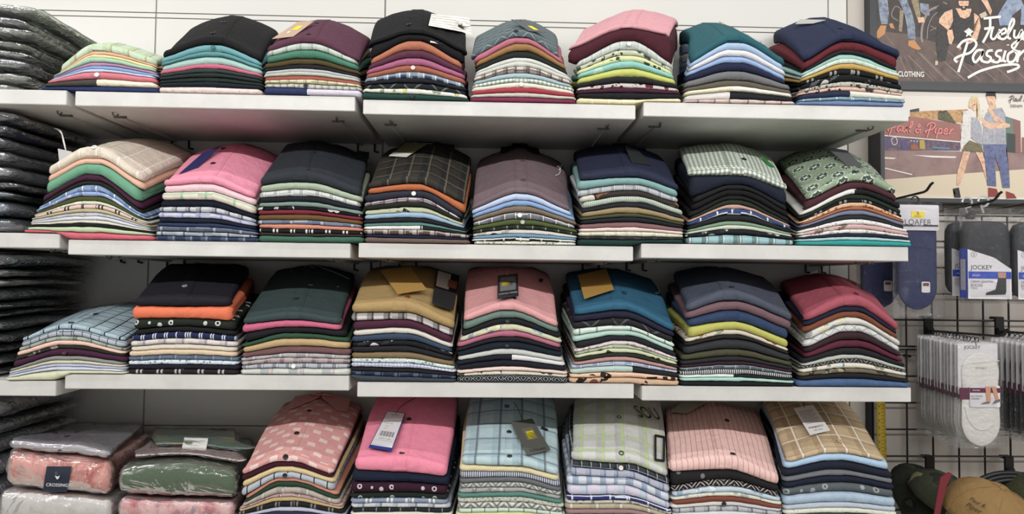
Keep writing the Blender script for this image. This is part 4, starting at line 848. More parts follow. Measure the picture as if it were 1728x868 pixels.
t48 = stack(3, 'tan plaid', 'tan and brown plaid shirt with a white printed tag, last pile on the lowest shelf', 1407, 1412, 756,
 [(1, 1330, 781, 1495, 780), (2, 1324, 793, 1506, 797), (99, 1320, 888, 1516, 890)], (1345, 655), [
 (756, 'tan plaid', 'k:c6ad88,a58a68,efe6d2;52'), (766, 'sky blue', 'p:a9c8e4'), (778.7, 'dark navy', 'p:1f2433'), (792.5, 'grey heather', 'j:6d7176,7c8085'), (803, 'midnight navy', 'p:1e2436'), (814, 'grey scallop-printed', 'r:5c6468,9aa4a6;30'), (829.5, 'washed denim', 'j:8fb0d2,c0d0da'), (848, 'ice blue', 'p:c3cede'), (857.5, 'cream dotted', 'd:dfe0cf,a9ab94;7'), (865, 'dark green', 'p:3a4f46'), (875, 'slate', 'p:596572')], seed=30)
card(t48, 'hang_tag', [(1339, 690), (1372, 684), (1401, 727), (1367, 735)], plain('white_tag', 'dcdadb', .6), 'white swing tag with fine print', .007,
 [(.12, .16+i*.052, .85-(.12 if i % 3 == 2 else 0), .17+i*.052, plain('grey_ink', '6f6f72', .6)) for i in range(10)], [(1357, 681)], '2a2a2a', [('MAJESTY', .5, .80, .7, bk), ('MEN WEAR', .5, .90, .4, bk)])
buttons(t48, 'cbb592', (1417, 747))
# ------------------------------------------------------------------ posters
def poly(mb, y, pts, org, k):
    """flat printed shape: points measured on an enlarged view of the poster"""
    q = [at(org[0]+x/k, org[1]+v/k, y) for (x, v) in pts]; bm = bmesh.new()
    vs = [bm.verts.new(p) for p in q]; f = bm.faces.new(vs); bmesh.ops.triangulate(bm, faces=[f]); mb.bm(bm)
def ribbon(mb, y, pts, w_, org, k, smooth=4):
    p = smooth_pts([Vector((a, b, 0)) for a, b in pts], smooth) if smooth else [Vector((a, b, 0)) for a, b in pts]
    y -= .000012*(len(mb.v) % 23)  # strokes lie over one another
    vs = []
    for i, q in enumerate(p):
        t = (p[min(i+1, len(p)-1)]-p[max(i-1, 0)]); t = t.normalized() if t.length else Vector((1, 0, 0)); n_ = Vector((-t.y, t.x, 0))*w_/2
        for r in (q+n_, q-n_): vs.append(at(org[0]+r.x/k, org[1]+r.y/k, y))
    mb.add(vs, [(2*i, 2*i+1, 2*i+3, 2*i+2) for i in range(len(p)-1)])
GLY = {  # script letters as pen strokes, x to the right, y down, x-height 1, baseline 1
 'P': [[(.15, 1.75), (.45, -.55)], [(-.25, -.1), (.1, -.6), (.75, -.75), (1.15, -.35), (.8, .25), (.2, .45), (-.3, .75), (-.05, 1.0)]],
 'F': [[(.35, -.65), (.45, .2), (.1, 1.3)], [(-.2, -.7), (1.2, -.85)], [(.0, .15), (.8, .05)]],
 'a': [[(.75, .1), (.3, .1), (.05, .6), (.3, 1), (.65, .5), (.75, .1), (.7, .8), (.95, .95)]],
 'u': [[(.05, .1), (.05, .8), (.35, 1), (.65, .5), (.72, .1), (.7, .8), (.95, .95)]],
 'e': [[(.1, .6), (.6, .4), (.5, .05), (.15, .3), (.15, .85), (.5, 1), (.85, .75)]],
 'l': [[(.1, .7), (.5, -.4), (.35, -.85), (.15, -.2), (.2, .8), (.5, .95)]],
 'y': [[(.05, .1), (.1, .7), (.4, .8), (.7, .1), (.6, 1), (.3, 1.8), (.05, 1.5), (.5, 1.1), (.95, .85)]],
 'o': [[(.5, .1), (.1, .4), (.2, .95), (.6, .9), (.75, .4), (.5, .1), (.95, .25)]],
 's': [[(.65, .1), (.3, .15), (.25, .45), (.6, .65), (.5, .98), (.1, .95), (-.05, .8)], [(.6, .9), (.9, .85)]],
 'i': [[(.2, .1), (.15, .8), (.4, .95)], [(.3, -.35), (.32, -.28)]],
 'n': [[(.05, 1), (.1, .1)], [(.1, .5), (.45, .1), (.65, .3), (.6, .8), (.9, .95)]],
 'p': [[(.25, .1), (-.05, 1.8)], [(.2, .3), (.55, .1), (.75, .5), (.5, .95), (.1, .9)], [(.6, .9), (.9, .8)]],
 'r': [[(.1, 1), (.2, .1)], [(.15, .5), (.5, .1), (.7, .2)]],
 '&': [[(.9, 1), (.3, .2), (.35, -.35), (.65, -.2), (.1, .5), (.1, .95), (.5, 1), (.85, .4)]]}
GW = {'P': 1.15, 'F': 1.0, 'i': .5, 'l': .55, '&': 1.3, ' ': .6, 'r': .75, 's': .85}
def script(mb, y, s, x, v, size, w_, org, k, slope=0.0, gap=0.0):
    for ch in s:
        for st in GLY.get(ch, []): ribbon(mb, y, [(x+(a-.18*(b-1))*size, v+(b-1)*size+slope*(x+a*size)) for a, b in st], w_, org, k)
        x += (GW.get(ch, .95)+gap)*size
    return x
m_fr = plain('dark_frame', '35383b', .45); m_frd = plain('black_frame_side', '131416', .5)
def poster(name, label, y, yw, il, it, ib, right, fw, ground):
    """framed print: il/it/ib pixel left, top, bottom of the picture; right: world x of its right side"""
    a = at(il, it, y); c = at(il, ib, y); x0, z1, z0 = a.x, a.z, c.z
    o = empty(name, (x0, yw, z0), label, 'poster', 'framed posters')
    MB().box((x0-.001, y+.006, z0-.001), (right+.001, y+.012, z1+.001)).build('backing', ground, o)
    f = MB()
    f.box((x0-fw, y-.004, z0-fw), (x0, yw, z1+fw), .001); f.box((right, y-.004, z0-fw), (right+fw, yw, z1+fw), .001)
    f.box((x0, y-.004, z1), (right, yw, z1+fw), .001); f.box((x0, y-.004, z0-fw), (right, yw, z0), .001)
    f.build('frame', m_fr, o)
    return o, y+.006
def flatc(h): return plain('ink_'+h, h, .55)
def mottled(name, a, b, c, sc_):
    t = NT(name); n1 = t.noise(t.obj(), sc_, 6, .7); n2 = t.noise(t.obj(), sc_*2.7, 3)
    col = t.mix(t.math('MULTIPLY_ADD', n1, 2.2, -.6), lin(a), lin(b)); col = t.mix(t.math('MULTIPLY_ADD', n2, 3, -1.4), col, lin(c)); t.put(t.b.inputs['Base Color'], col); t.b.inputs['Roughness'].default_value = .5
    for l in list(t.t.links): pass
    return t.mat
PR = at(1790, 300, .32).x
pj = mottled('print_jeans', '5c6880', 'a3abb8', '3a4458', 30); pskin = mottled('print_skin', 'd9ab8c', 'efcdb0', 'b98466', 40); pdark = mottled('print_dark', '2c2b2c', '45413f', '1c1b1c', 50)
# -- upper poster
p1, y1 = poster('framed_poster', 'framed poster of denim-clad bikers on dark planks, white script across it', .356, WALL_Y-.0005, 1477, -150, 136.5, PR, .022, mottled('print_planks', '5d4c47', '6f5d57', '4a3c37', 14))
k1, O1 = 5.75, (1428, 0)
def lay(parent, y, items, O, k):
    lv = y; mb = MB(); ms = []
    for (mat, shapes) in items:
        lv -= .00009; mb.cur = len(ms); ms.append(mat)
        for s in shapes:
            if s[0] == 'r': ribbon(mb, lv, s[2], s[1], O, k, 4 if len(s[2]) > 2 else 0)
            else: poly(mb, lv, s, O, k)
    mb.build('printed_pattern', None, parent, mats=ms)
    return lv
wl = [('r', 3, [(480+i*120, 560-i*22), (700+i*150, 790-i*2)]) for i in range(1, 8)]+[('r', 3, [(520, 545), (610, 775)]), ('r', 2, [(560, 540), (690, 775)]), ('r', 4, [(690, 500), (970, 780)]), ('r', 4, [(980, 625), (1165, 785)]), ('r', 2, [(380, 340), (460, 440)]), ('r', 2, [(800, 690), (880, 780)])]
lv = lay(p1, y1, [
 (mottled('print_shadows', '3a3331', '4d4441', '2a2523', 22), [[(283, 0), (1800, 0), (1800, 330), (1300, 430), (900, 420), (600, 330), (283, 300)]]),
 (flatc('b3a39b'), wl),
 (flatc('8f8580'), [('r', 22, [(900, 60), (800, 110), (745, 230), (730, 350), (740, 410)]), ('r', 8, [(900, 110), (840, 160), (795, 260), (785, 380)]), ('r', 8, [(560, 110), (480, 60), (440, 150), (500, 200)]), ('r', 10, [(940, 20), (980, 40)]), ('r', 6, [(820, 250), (900, 300)]), ('r', 6, [(810, 300), (890, 260)])]),
 (pj, [[(310, 0), (400, 0), (415, 120), (400, 235), (340, 235), (322, 130)], [(510, 0), (590, 0), (640, 130), (668, 250), (672, 385), (600, 375), (590, 250), (560, 130)], [(715, 30), (800, 40), (810, 150), (770, 150), (720, 110)]]),
 (mottled('print_olive', '8a7d62', 'a3967a', '6d6250', 50), [[(630, 0), (700, 0), (722, 150), (700, 210), (670, 130)], [(520, 100), (560, 100), (540, 310), (510, 300)]]),
 (flatc('c08a5c'), [[(335, 245), (390, 250), (375, 330), (312, 375), (288, 350), (300, 300)], [(605, 395), (662, 388), (690, 430), (726, 472), (700, 487), (640, 465), (600, 440)], [(415, 230), (450, 225), (470, 280), (430, 270)]]),
 (pskin, [[(695, 170), (750, 165), (765, 215), (700, 222)], [(1090, 0), (1190, 0), (1186, 50), (1150, 95), (1115, 80), (1092, 40)], [(1060, 80), (1215, 85), (1210, 170), (1160, 190), (1100, 175)], [(1035, 88), (960, 115), (905, 180), (900, 222), (985, 290), (1010, 265), (985, 205), (1050, 170)], [(985, 290), (1030, 288), (1045, 370), (1020, 432), (985, 415), (970, 350)], [(1240, 125), (1290, 160), (1305, 260), (1270, 385), (1190, 430), (1095, 490), (1100, 450), (1180, 400), (1245, 320)], [(1310, 0), (1370, 0), (1415, 105), (1400, 150), (1355, 70)]]),
 (pdark, [[(1030, 88), (1068, 92), (1105, 165), (1150, 182), (1195, 160), (1218, 92), (1240, 130), (1242, 300), (1200, 400), (1060, 385), (1040, 250)], [(880, 250), (975, 300), (1000, 430), (960, 590), (890, 600), (870, 400)], [(1100, 400), (1250, 440), (1240, 640), (1150, 600)], [(1100, 58), (1178, 56), (1160, 98), (1120, 98), (1108, 80)], [(1085, 0), (1195, 0), (1192, 8), (1088, 8)], [(880, 60), (960, 60), (1000, 90), (940, 110), (890, 150)]]),
 (mottled('print_jeans2', '7f8fae', 'a9b3c2', '5a6885', 26), [[(1560, 0), (1700, 0), (1725, 60), (1610, 150), (1590, 245), (1490, 250), (1470, 150), (1520, 60)], [(1700, 60), (1800, 20), (1800, 250), (1690, 240)]]),
 (flatc('cbb9a4'), [[(1130, 62), (1150, 62), (1148, 80), (1132, 80)], [(1290, 140), (1350, 110), (1370, 150), (1310, 180)], [(865, 590), (890, 590), (890, 630), (862, 632)]]),
], O1, k1)
star = [(1190+(50 if i % 2 == 0 else 20)*math.sin(i*PI/5), 320-(50 if i % 2 == 0 else 20)*math.cos(i*PI/5)) for i in range(10)]
mb = MB(); wy = lv-.0002; poly(mb, wy, star, O1, k1); mb.build('printed_star', flatc('ecebe4'), p1)
mb = MB(); script(mb, wy, 'F', 1320, 380, 118, 24, O1, k1); script(mb, wy, 'uel', 1395, 380, 108, 22, O1, k1, 0, -.26); script(mb, wy, 'yo', 1612, 385, 108, 22, O1, k1, 0, -.18)
xe = script(mb, wy, 'Passion', 1085, 605, 128, 24, O1, k1, 0, -.14)
ribbon(mb, wy, [(1180, 755), (1300, 690), (1480, 640), (1640, 625), (1675, 650), (1620, 680), (1560, 700)], 24, O1, k1)
mb.build('lettering', flatc('f1efe9'), p1)
lettering('LE CLOTHING', at(1428+598/5.75, 719/5.75, wy), Vector((1, 0, 0)), Vector((0, 0, 1)), .098, flatc('ecebe4'), p1, height=.0165, bold=.022)
# -- lower poster
p2, y2 = poster('framed_poster', 'framed poster of a couple in denim standing before a red brick wall', .322, WALL_Y-.0005, 1491, 151.5, 333.5, PR, .013, flatc('e6dfd6'))
k2, O2 = 4.133, (1428, 140); Rr = 1500
lv = lay(p2, y2, [
 (flatc('dccdb4'), [[(262, 640), (Rr, 580), (Rr, 799), (262, 799)]]),
 (mottled('print_road', '8f726d', 'a08681', '7d625f', 10), [[(262, 470), (Rr, 490), (Rr, 585), (700, 640), (262, 675)]]),
 (mottled('print_redwall', '9a6560', 'a8746d', '8c5852', 10), [[(262, 325), (445, 232), (800, 288), (800, 415), (262, 368)]]),
 (mottled('print_autumn', 'b98a5a', 'd3a877', '7d5a3a', 45), [[(445, 205), (560, 195), (850, 184), (822, 283), (640, 258), (560, 250), (446, 234)]]),
 (mottled('print_graffiti', '3c3748', '6f5a78', '8d7466', 40), [[(262, 368), (800, 415), (792, 474), (262, 472)]]),
 (mottled('print_foliage', '4d4a34', '6d6a48', '33321f', 50), [[(640, 205), (660, 190), (680, 215), (700, 190), (730, 230), (772, 287), (640, 258)]]),
 (flatc('6f8079'), [[(1110, 232), (1215, 266), (1220, 490), (1115, 482)]]), (flatc('8d6660'), [[(1160, 250), (1215, 266), (1220, 490), (1180, 486)], [(1225, 380), (Rr, 380), (Rr, 490), (1225, 490)]]), (flatc('3f4744'), [[(1120, 350), (1180, 358), (1180, 488), (1120, 482)], [(445, 188), (508, 176), (510, 198), (446, 204)]]),
 (flatc('ece7df'), [('r', 7, [(262, 367), (800, 412)]), [(460, 503), (770, 514), (760, 524), (600, 521)], [(265, 518), (352, 524), (330, 532), (265, 529)], ('r', 8, [(270, 595), (460, 640)])]),
 (flatc('5d4f7d'), [[(265, 400), (290, 385), (300, 440), (268, 460)], [(380, 400), (425, 390), (430, 460), (390, 462)]]), (flatc('b9a24a'), [[(512, 398), (545, 400), (552, 462), (512, 460)]]), (flatc('a0603f'), [[(450, 440), (475, 425), (500, 440), (500, 466), (450, 466)]]), (flatc('d9d4dc'), [[(450, 400), (458, 400), (458, 408), (450, 408)], [(470, 402), (478, 402), (478, 410), (470, 410)], [(490, 404), (498, 404), (498, 412), (490, 412)], ('r', 5, [(315, 390), (345, 380), (355, 420), (325, 430), (315, 390)])]), (flatc('5f86a0'), [('r', 12, [(600, 450), (720, 460)])]),
 (pskin, [[(820, 475), (866, 478), (832, 600), (798, 700), (785, 716), (770, 710), (776, 620), (800, 540)], [(900, 478), (950, 484), (985, 600), (1002, 690), (985, 700), (940, 560)], [(975, 90), (1037, 86), (1044, 130), (1024, 165), (992, 145)], [(1000, 150), (1042, 145), (1048, 185), (1000, 195)], [(872, 125), (914, 125), (914, 182), (892, 198), (872, 172)], [(795, 420), (815, 420), (820, 465), (800, 468)]]),
 (mottled('print_greytee', '9a9ba6', 'b9bac2', '80828e', 50), [[(1000, 188), (1045, 180), (1085, 172), (1112, 220), (1104, 300), (1116, 428), (952, 428), (956, 330), (965, 250), (975, 215)], [(866, 238), (940, 246), (952, 435), (880, 392), (860, 372)]]),
 (mottled('print_jacket', 'd6d3cf', 'e9e6e1', 'b6b2ae', 50), [[(815, 197), (872, 190), (866, 400), (850, 460), (800, 460), (796, 420), (815, 300)], [(930, 190), (960, 185), (962, 240), (940, 300), (925, 250)]]),
 (pskin, [[(940, 232), (975, 266), (1002, 280), (1100, 275), (1146, 290), (1140, 312), (1000, 322), (950, 292)], [(985, 180), (1005, 176), (1050, 232), (1096, 262), (1085, 280), (1030, 262)]]),
 (mottled('print_shorts', '6a6248', '7f7757', '544d38', 60), [[(860, 400), (945, 432), (956, 486), (900, 482), (860, 480), (808, 475), (820, 440)]]),
 (mottled('print_jeans3', '565e8a', '737ca6', '414830', 34), [[(955, 428), (1116, 428), (1116, 480), (1136, 610), (1142, 732), (1092, 732), (1070, 600), (1036, 510), (1047, 722), (985, 716), (974, 600)]]),
 (mottled('print_hair', 'd9bd8f', 'e9d3a9', 'b99868', 50), [[(880, 93), (915, 100), (930, 150), (936, 262), (914, 265), (916, 180), (908, 128), (876, 130), (872, 180), (856, 170), (860, 125)]]),
 (flatc('2e2a2c'), [[(973, 92), (980, 68), (1040, 62), (1048, 118), (1036, 92)], [(745, 738), (786, 730), (800, 800), (755, 800), (760, 765)], [(888, 150), (900, 150), (900, 154), (888, 154)]]),
 (flatc('8d3a34'), [[(992, 730), (1050, 740), (1070, 796), (992, 800)], [(1115, 755), (1170, 775), (1190, 806), (1120, 811)]]),
 (flatc('dedad4'), [('r', 5, [(995, 800), (1070, 799)]), ('r', 5, [(1120, 812), (1190, 809)])]),
], O2, k2)
mb = MB(); xe = script(mb, lv-.0002, 'Paul & Piper', 300, 320, 42, 7, O2, k2, .055, .02); mb.build('lettering', flatc('f0948f'), p2)
mb = MB(); script(mb, lv-.0002, 'Paul & Piper', 1140, 128, 22, 4, O2, k2, 0, .05); mb.build('lettering', flatc('33302f'), p2)
lettering('DENIM', at(1428+1187/k2, 140+161/k2, lv-.0002), Vector((1, 0, 0)), Vector((0, 0, 1)), .0345, flatc('4a4745'), p2)
# ------------------------------------------------------------------ wire grid, post, tape measure
GY = .351; GP = .0765
g0 = at(1529, 540, GY); gx0, gz0 = g0.x-GP, g0.z
def wire_grid(label, x0, nx, z1, nzr, ztop):
    o = empty('wire_grid_panel', (x0, GY, z1-nzr*GP), label, 'grid panel', 'black wire grid panels')
    for i in range(nx+1): MB().tube([(x0+i*GP, GY, ztop), (x0+i*GP, GY, z1-nzr*GP)], .0026, 8).build('upright_wire', m_black, o)
    for j in range(nzr+1): MB().tube([(x0-.004, GY-.0045, z1-j*GP), (x0+nx*GP+.004, GY-.0045, z1-j*GP)], .0026, 8).build('cross_wire', m_black, o)
    for i in (1, nx-1): MB().tube([(x0+i*GP+.012, GY+.001, z1-.02), (x0+i*GP+.012, WALL_Y+.001, z1-.02)], .004, 8).build('wall_clip', m_black, o)
    return o
wire_grid('upper black wire grid panel behind the hanging sock packs, under the posters', gx0, 8, gz0+4*GP, 5, gz0+4*GP)
wire_grid('lower black wire grid panel behind the white socks and the caps', gx0, 8, gz0-GP-.0095, 8, gz0-GP-.0095)
a = at(1462, 600, .372); b = at(1474.5, 600, .345)
po = MB(); po.box((a.x, .345, -1.39), (b.x, WALL_Y-.001, at(1470, 352, .35).z), .0015); o = po.build('upright_post', plain('black_post', '17181b', .45)); tag(o, 'black upright post on the wall between the shelves and the wire grid', 'post')
def tape():
    t = NT('yellow_tape'); x = t.n('ShaderNodeSeparateXYZ'); t.t.links.new(t.obj(), x.inputs[0])
    tick = t.math('MULTIPLY', t.line(x.outputs[2], .01, .16), t.math('GREATER_THAN', t.line(x.outputs[0], .02, .55, .2), .5)); num = t.math('MULTIPLY', t.line(x.outputs[2], .02, .28, .3), t.line(x.outputs[0], .02, .25, .6))
    t.put(t.b.inputs['Base Color'], t.mix(t.math('MAXIMUM', t.math('MULTIPLY', tick, .7), t.math('MULTIPLY', num, .6)), lin('b59a2e'), lin('2a2618'))); t.b.inputs['Roughness'].default_value = .5; return t.mat
tp = [at(x, y, .325) for (x, y) in ((1486, 655), (1487, 700), (1488.5, 750), (1490, 800), (1492, 850), (1494, 900))]
vs = []; fs = []
for i, p in enumerate(tp): vs += [p+Vector((-.0135, 0, 0)), p+Vector((.0135, .002, 0)), p+Vector((.0135, .003, 0)), p+Vector((-.0135, .001, 0))]
for i in range(len(tp)-1):
    for k in range(4): fs.append((4*i+k, 4*i+(k+1) % 4, 4*i+4+(k+1) % 4, 4*i+4+k))
fs += [(0, 1, 2, 3), (20, 23, 22, 21)]
o = mesh_obj('tape_measure', vs, fs, tape(), None, True); tag(o, 'yellow tailor tape measure hanging down beside the black post', 'tape measure')
# ------------------------------------------------------------------ hooks and hanging packs
def hook(label, bx, bz, length, rise=.006, tip=.020):
    """grid hook: back plate over a wire, arm coming forward, upturned end"""
    o = empty('grid_hook', (bx, GY, bz), label, 'hook', 'black grid hooks')
    pl = MB(); pl.box((bx-.014, GY-.014, bz-.018), (bx+.014, GY-.0075, bz+.042), .002); pl.box((bx-.014, GY-.0115, bz+.034), (bx+.014, GY+.012, bz+.042), .002); pl.box((bx-.011, GY-.022, bz-.014), (bx+.011, GY-.012, bz+.010), .002)
    pl.build('back_plate', m_black, o)
    pts = [(bx, GY-.015, bz), (bx, GY-length*.5, bz+rise*.5), (bx, GY-length+.012, bz+rise), (bx, GY-length, bz+rise+.003), (bx+.002, GY-length-.012, bz+rise+.016), (bx+.004, GY-length-.018, bz+rise+tip)]
    MB().tube(pts, .0032, 8).build('arm', m_black, o)
    return o
m_white = plain('pack_white', 'dcd9dd', .55); m_card = plain('card_white', 'd3d0d6', .6); m_blue = plain('pack_blue', '2547b0', .5); m_sockd = fabric('h:33363b,3f4248;3'); m_nav = fabric('h:232c55,2b3563;6')
m_sockw = fabric('h:eceae5,e4e1dc;2'); m_maroon = plain('band_maroon', '5e2440', .6); m_ink = plain('ink_grey', '4a484c', .6); m_clip = plastic('translucent_hook', 'e6e8ea', .15, .45, 5, .1)
m_packfilm = plastic('pack_film', 'e6e8ea', .05, .02, 22, .5, .35)
def rrect(mb, x0, x1, z0, z1, y0, y1, r=.008, n=5):
    """rounded upright plate"""
    pts = []
    for (cx, cz, a0) in ((x1-r, z1-r, 0), (x0+r, z1-r, 90), (x0+r, z0+r, 180), (x1-r, z0+r, 270)):
        for i in range(n+1): a = math.radians(a0+90*i/n); pts.append((cx+r*math.cos(a), cz+r*math.sin(a)))
    return mb.plate([(x, y1, z) for x, z in pts], (0, -1, 0), y1-y0)
def film_bag(parent, x0, x1, z0, z1, y0, y1, seed, mat=m_packfilm, amp=.003, flare=.0):
    vs = []; fs = []; nx, nz_ = 10, 18
    for sd in (0, 1):
        for j in range(nz_+1):
            for i in range(nx+1):
                u, v = i/nx, j/nz_; e = min(1, 5*min(u, 1-u, v*1.4, (1-v)*1.4))**.5
                ym = (y0+y1)/2; h = (y1-y0)/2*e*(-1 if sd == 0 else 1)
                vs.append((lerp(x0, x1, u)+.002*nz(v*6, seed, sd), ym+h+amp*e*nz(u*5+seed, v*9, sd*3.1), lerp(z0, z1, v)+.002*nz(u*6, seed*2)))
    m = (nx+1)*(nz_+1)
    for sd in (0, 1):
        for j in range(nz_):
            for i in range(nx):
                q = [sd*m+j*(nx+1)+i, sd*m+j*(nx+1)+i+1, sd*m+(j+1)*(nx+1)+i+1, sd*m+(j+1)*(nx+1)+i]; fs.append(tuple(q if sd == 0 else q[::-1]))
    return mesh_obj('plastic_bag', vs, fs, mat, parent, True)
def loop_hook(parent, x, y, z, mat, s=1.0, name='hanger_loop', n=9):
    pts = [(x+(.011*math.cos(a))*s, y, z+.012*s+(.011*math.sin(a))*s) for a in [math.radians(-120+i*300/n) for i in range(n+1)]]
    MB().tube([(x, y, z-.012*s)]+[(x-.004*s, y, z)]+pts[:], .0022*s, 6).build(name, mat, parent)
GH = 'sock packs on the wire grid'
def loafer_pack(label, cx, ztop, y, main=True):
    o = empty('sock_pack', (cx, y, ztop-.275), label, 'sock pack', GH); w_ = .057
    film_bag(o, cx-w_-.010, cx+w_+.008, ztop-.292, ztop+.006, y-.006, y+.014, 3 if main else 5)
    mb = MB(); rrect(mb, cx-w_, cx+w_-.004, ztop-.066, ztop, y-.001, y+.0015, .004); c = mb.build('header_card', m_card, o)
    so = MB(); pr = []
    v, f = [], []
    N = 26; M_ = 10
    for j in range(N+1):
        t = j/N; zz = lerp(ztop-.055, ztop-.270, t); hw = .052*(1 if t < .72 else math.sqrt(max(.03, 1-((t-.72)/.285)**2)))
        for i in range(M_):
            a = 2*PI*i/M_; v.append((cx-.001+hw*math.copysign(abs(math.cos(a))**.6, math.cos(a)), y+.007+.0045*math.copysign(abs(math.sin(a))**.7, math.sin(a))+.0006*nz(t*9, i), zz))
    for j in range(N):
        for i in range(M_): f.append((j*M_+i, j*M_+(i+1) % M_, (j+1)*M_+(i+1) % M_, (j+1)*M_+i))
    f += [tuple(range(M_)), tuple(N*M_+i for i in range(M_))[::-1]]
    uv = [(p[0], p[2]) for p in v]
    s_ = mesh_obj('sock', v, f, m_nav, o, True, uv); s_['label'] = 'navy ribbed sock'
    MB().tube([(cx-.050, y+.0016, ztop-.125), (cx-.03, y+.0012, ztop-.112), (cx, y+.001, ztop-.106), (cx+.03, y+.0012, ztop-.112), (cx+.048, y+.0016, ztop-.125)], .0009, 6).build('heel_seam', plain('sock_seam', '2d3766', .8), s_)
    bd = MB(); rrect(bd, cx+.006, cx+.028, ztop-.226, ztop-.198, y-.0005, y+.001, .004); b_ = bd.build('badge', plain('badge_white', 'd9d6d6', .5), o)
    bb = MB(); rrect(bb, cx+.009, cx+.025, ztop-.209, ztop-.201, y-.0010, y-.0006, .002); bb.build('badge_print', plain('badge_maroon', '6d3a44', .6), b_)
    if main:
        for (x0, x1, z0, z1, m) in ((-.020, .014, -.034, -.017, plain('yellow_patch', 'e6d23a', .5)), (-.05, .05, -.0560, -.0515, plain('rule_black', '39373c', .6))):
            k = MB(); k.box((cx+x0, y-.0021, ztop+z0), (cx+x1, y-.0012, ztop+z1)); k.build('print', m, c)
        lettering('LOAFER', Vector((cx-.002, y-.0014, ztop-.0445)), Vector((1, 0, 0)), Vector((0, 0, 1)), .070, m_ink, c)
        lettering('SOCKS', Vector((cx-.002, y-.0024, ztop-.0538)), Vector((1, 0, 0)), Vector((0, 0, 1)), .022, m_card, c)
        lettering('B', Vector((cx-.003, y-.0024, ztop-.0225)), Vector((1, 0, 0)), Vector((0, 0, 1)), .0055, plain('badge_maroon', '6d3a44', .6), c); lettering('Bonjour', Vector((cx-.003, y-.0024, ztop-.0300)), Vector((1, 0, 0)), Vector((0, 0, 1)), .018, plain('badge_maroon', '6d3a44', .6), c)
    loop_hook(o, cx-.006, y+.004, ztop+.002, m_black, .9)
    return o
def crew_pack(label, cx, ztop, y, seed, hk=0, dark='33363b', side=True):
    """flat box of crew socks in a clear bag on a translucent hanger"""
    o = empty('sock_pack', (cx, y, ztop-.25), label, 'sock pack', GH); w_ = .056; zb = ztop-.222; zt = ztop-.022; d = .030
    film_bag(o, cx-w_-.012, cx+w_+.010, zb-.014, ztop+.012, y-.010, y+d+.006, seed, m_packfilm, .003)
    v, f = pillow(cx-w_, cx+w_, y, y+d, zb, zt, seed, .0006, .8, 14, .25)
    s_ = mesh_obj('sock_bundle', v, [q[::-1] for q in f], m_sockd, o, True, [(p[0], p[2]) for p in v]); s_['label'] = 'folded dark grey socks'
    c = MB(); c.plate([(cx-w_-.001, y-.0006, zt-.075), (cx-w_-.001, y-.0006, zb-.002), (cx+w_+.001, y-.0006, zb-.002), (cx+w_+.001, y-.0006, zt-.125), (cx+.01, y-.0006, zt-.095)], (0, -1, 0), .001); cd_ = c.build('card_sleeve', m_white, o)
    def pr(x0, x1, z0, z1, m, nm='print'): k = MB(); k.box((cx+x0, y-.0024, zb+z0), (cx+x1, y-.0017, zb+z1)); return k.build(nm, m, cd_)
    pr(-w_, w_, .050, .068, m_blue)
    k = MB(); k.plate([(cx+.020, y-.0026, zb+.066), (cx+.042, y-.0026, zb+.066), (cx+.041, y-.0026, zb+.052), (cx+.022, y-.0026, zb+.052)], (0, -1, 0), .0004); k.build('print_leg', plain('leg_skin', 'b98a6d', .6), cd_)
    k = MB(); k.plate([(cx+.022, y-.0026, zb+.052), (cx+.042, y-.0026, zb+.052), (cx+.042, y-.0026, zb+.020), (cx+.040, y-.0026, zb+.010), (cx-.012, y-.0026, zb+.008), (cx-.010, y-.0026, zb+.014), (cx+.014, y-.0026, zb+.022)], (0, -1, 0), .0004); k.build('print_sock', plain('print_sock', '2f3135', .6), cd_)
    X1, Z1 = Vector((1, 0, 0)), Vector((0, 0, 1))
    lettering('JOCKEY', Vector((cx-.022, y-.0024, zb+.077)), X1, Z1, .058, m_ink, cd_); lettering('SPORT', Vector((cx-.036, y-.0030, zb+.058)), X1, Z1, .022, m_white, cd_)
    lettering('CREW LENGTH', Vector((cx-.022, y-.0024, zb+.042)), X1, Z1, .058, m_ink, cd_); lettering('SOCKS', Vector((cx-.0355, y-.0024, zb+.033)), X1, Z1, .031, m_ink, cd_); lettering('7055', Vector((cx-.042, y-.0024, zb+.025)), X1, Z1, .016, plain('ink_pale', '9a989c', .6), cd_)
    lettering('S', Vector((cx-.041, y-.0024, zb+.112)), X1, Z1, .004, m_ink, cd_)
    k = MB(); k.disc((cx-.041, y-.0018, zb+.112), (0, -1, 0), .0075, .0004, 18, .0068); k.build('size_ring', m_ink, cd_)
    if side:
        k = MB(); k.box((cx-w_-.0022, y+.001, zb), (cx-w_-.0008, y+d-.002, zt-.072)); b_ = k.build('side_panel', m_blue, o)
        k = MB(); k.box((cx-w_-.0030, y+.006, zb+.02), (cx-w_-.0023, y+d-.007, zt-.10)); k.build('print', plain('side_grey', 'a9abb0', .6), b_)
    loop_hook(o, cx-.004, y+.012, ztop+.014, m_clip, 1.25)
    return o
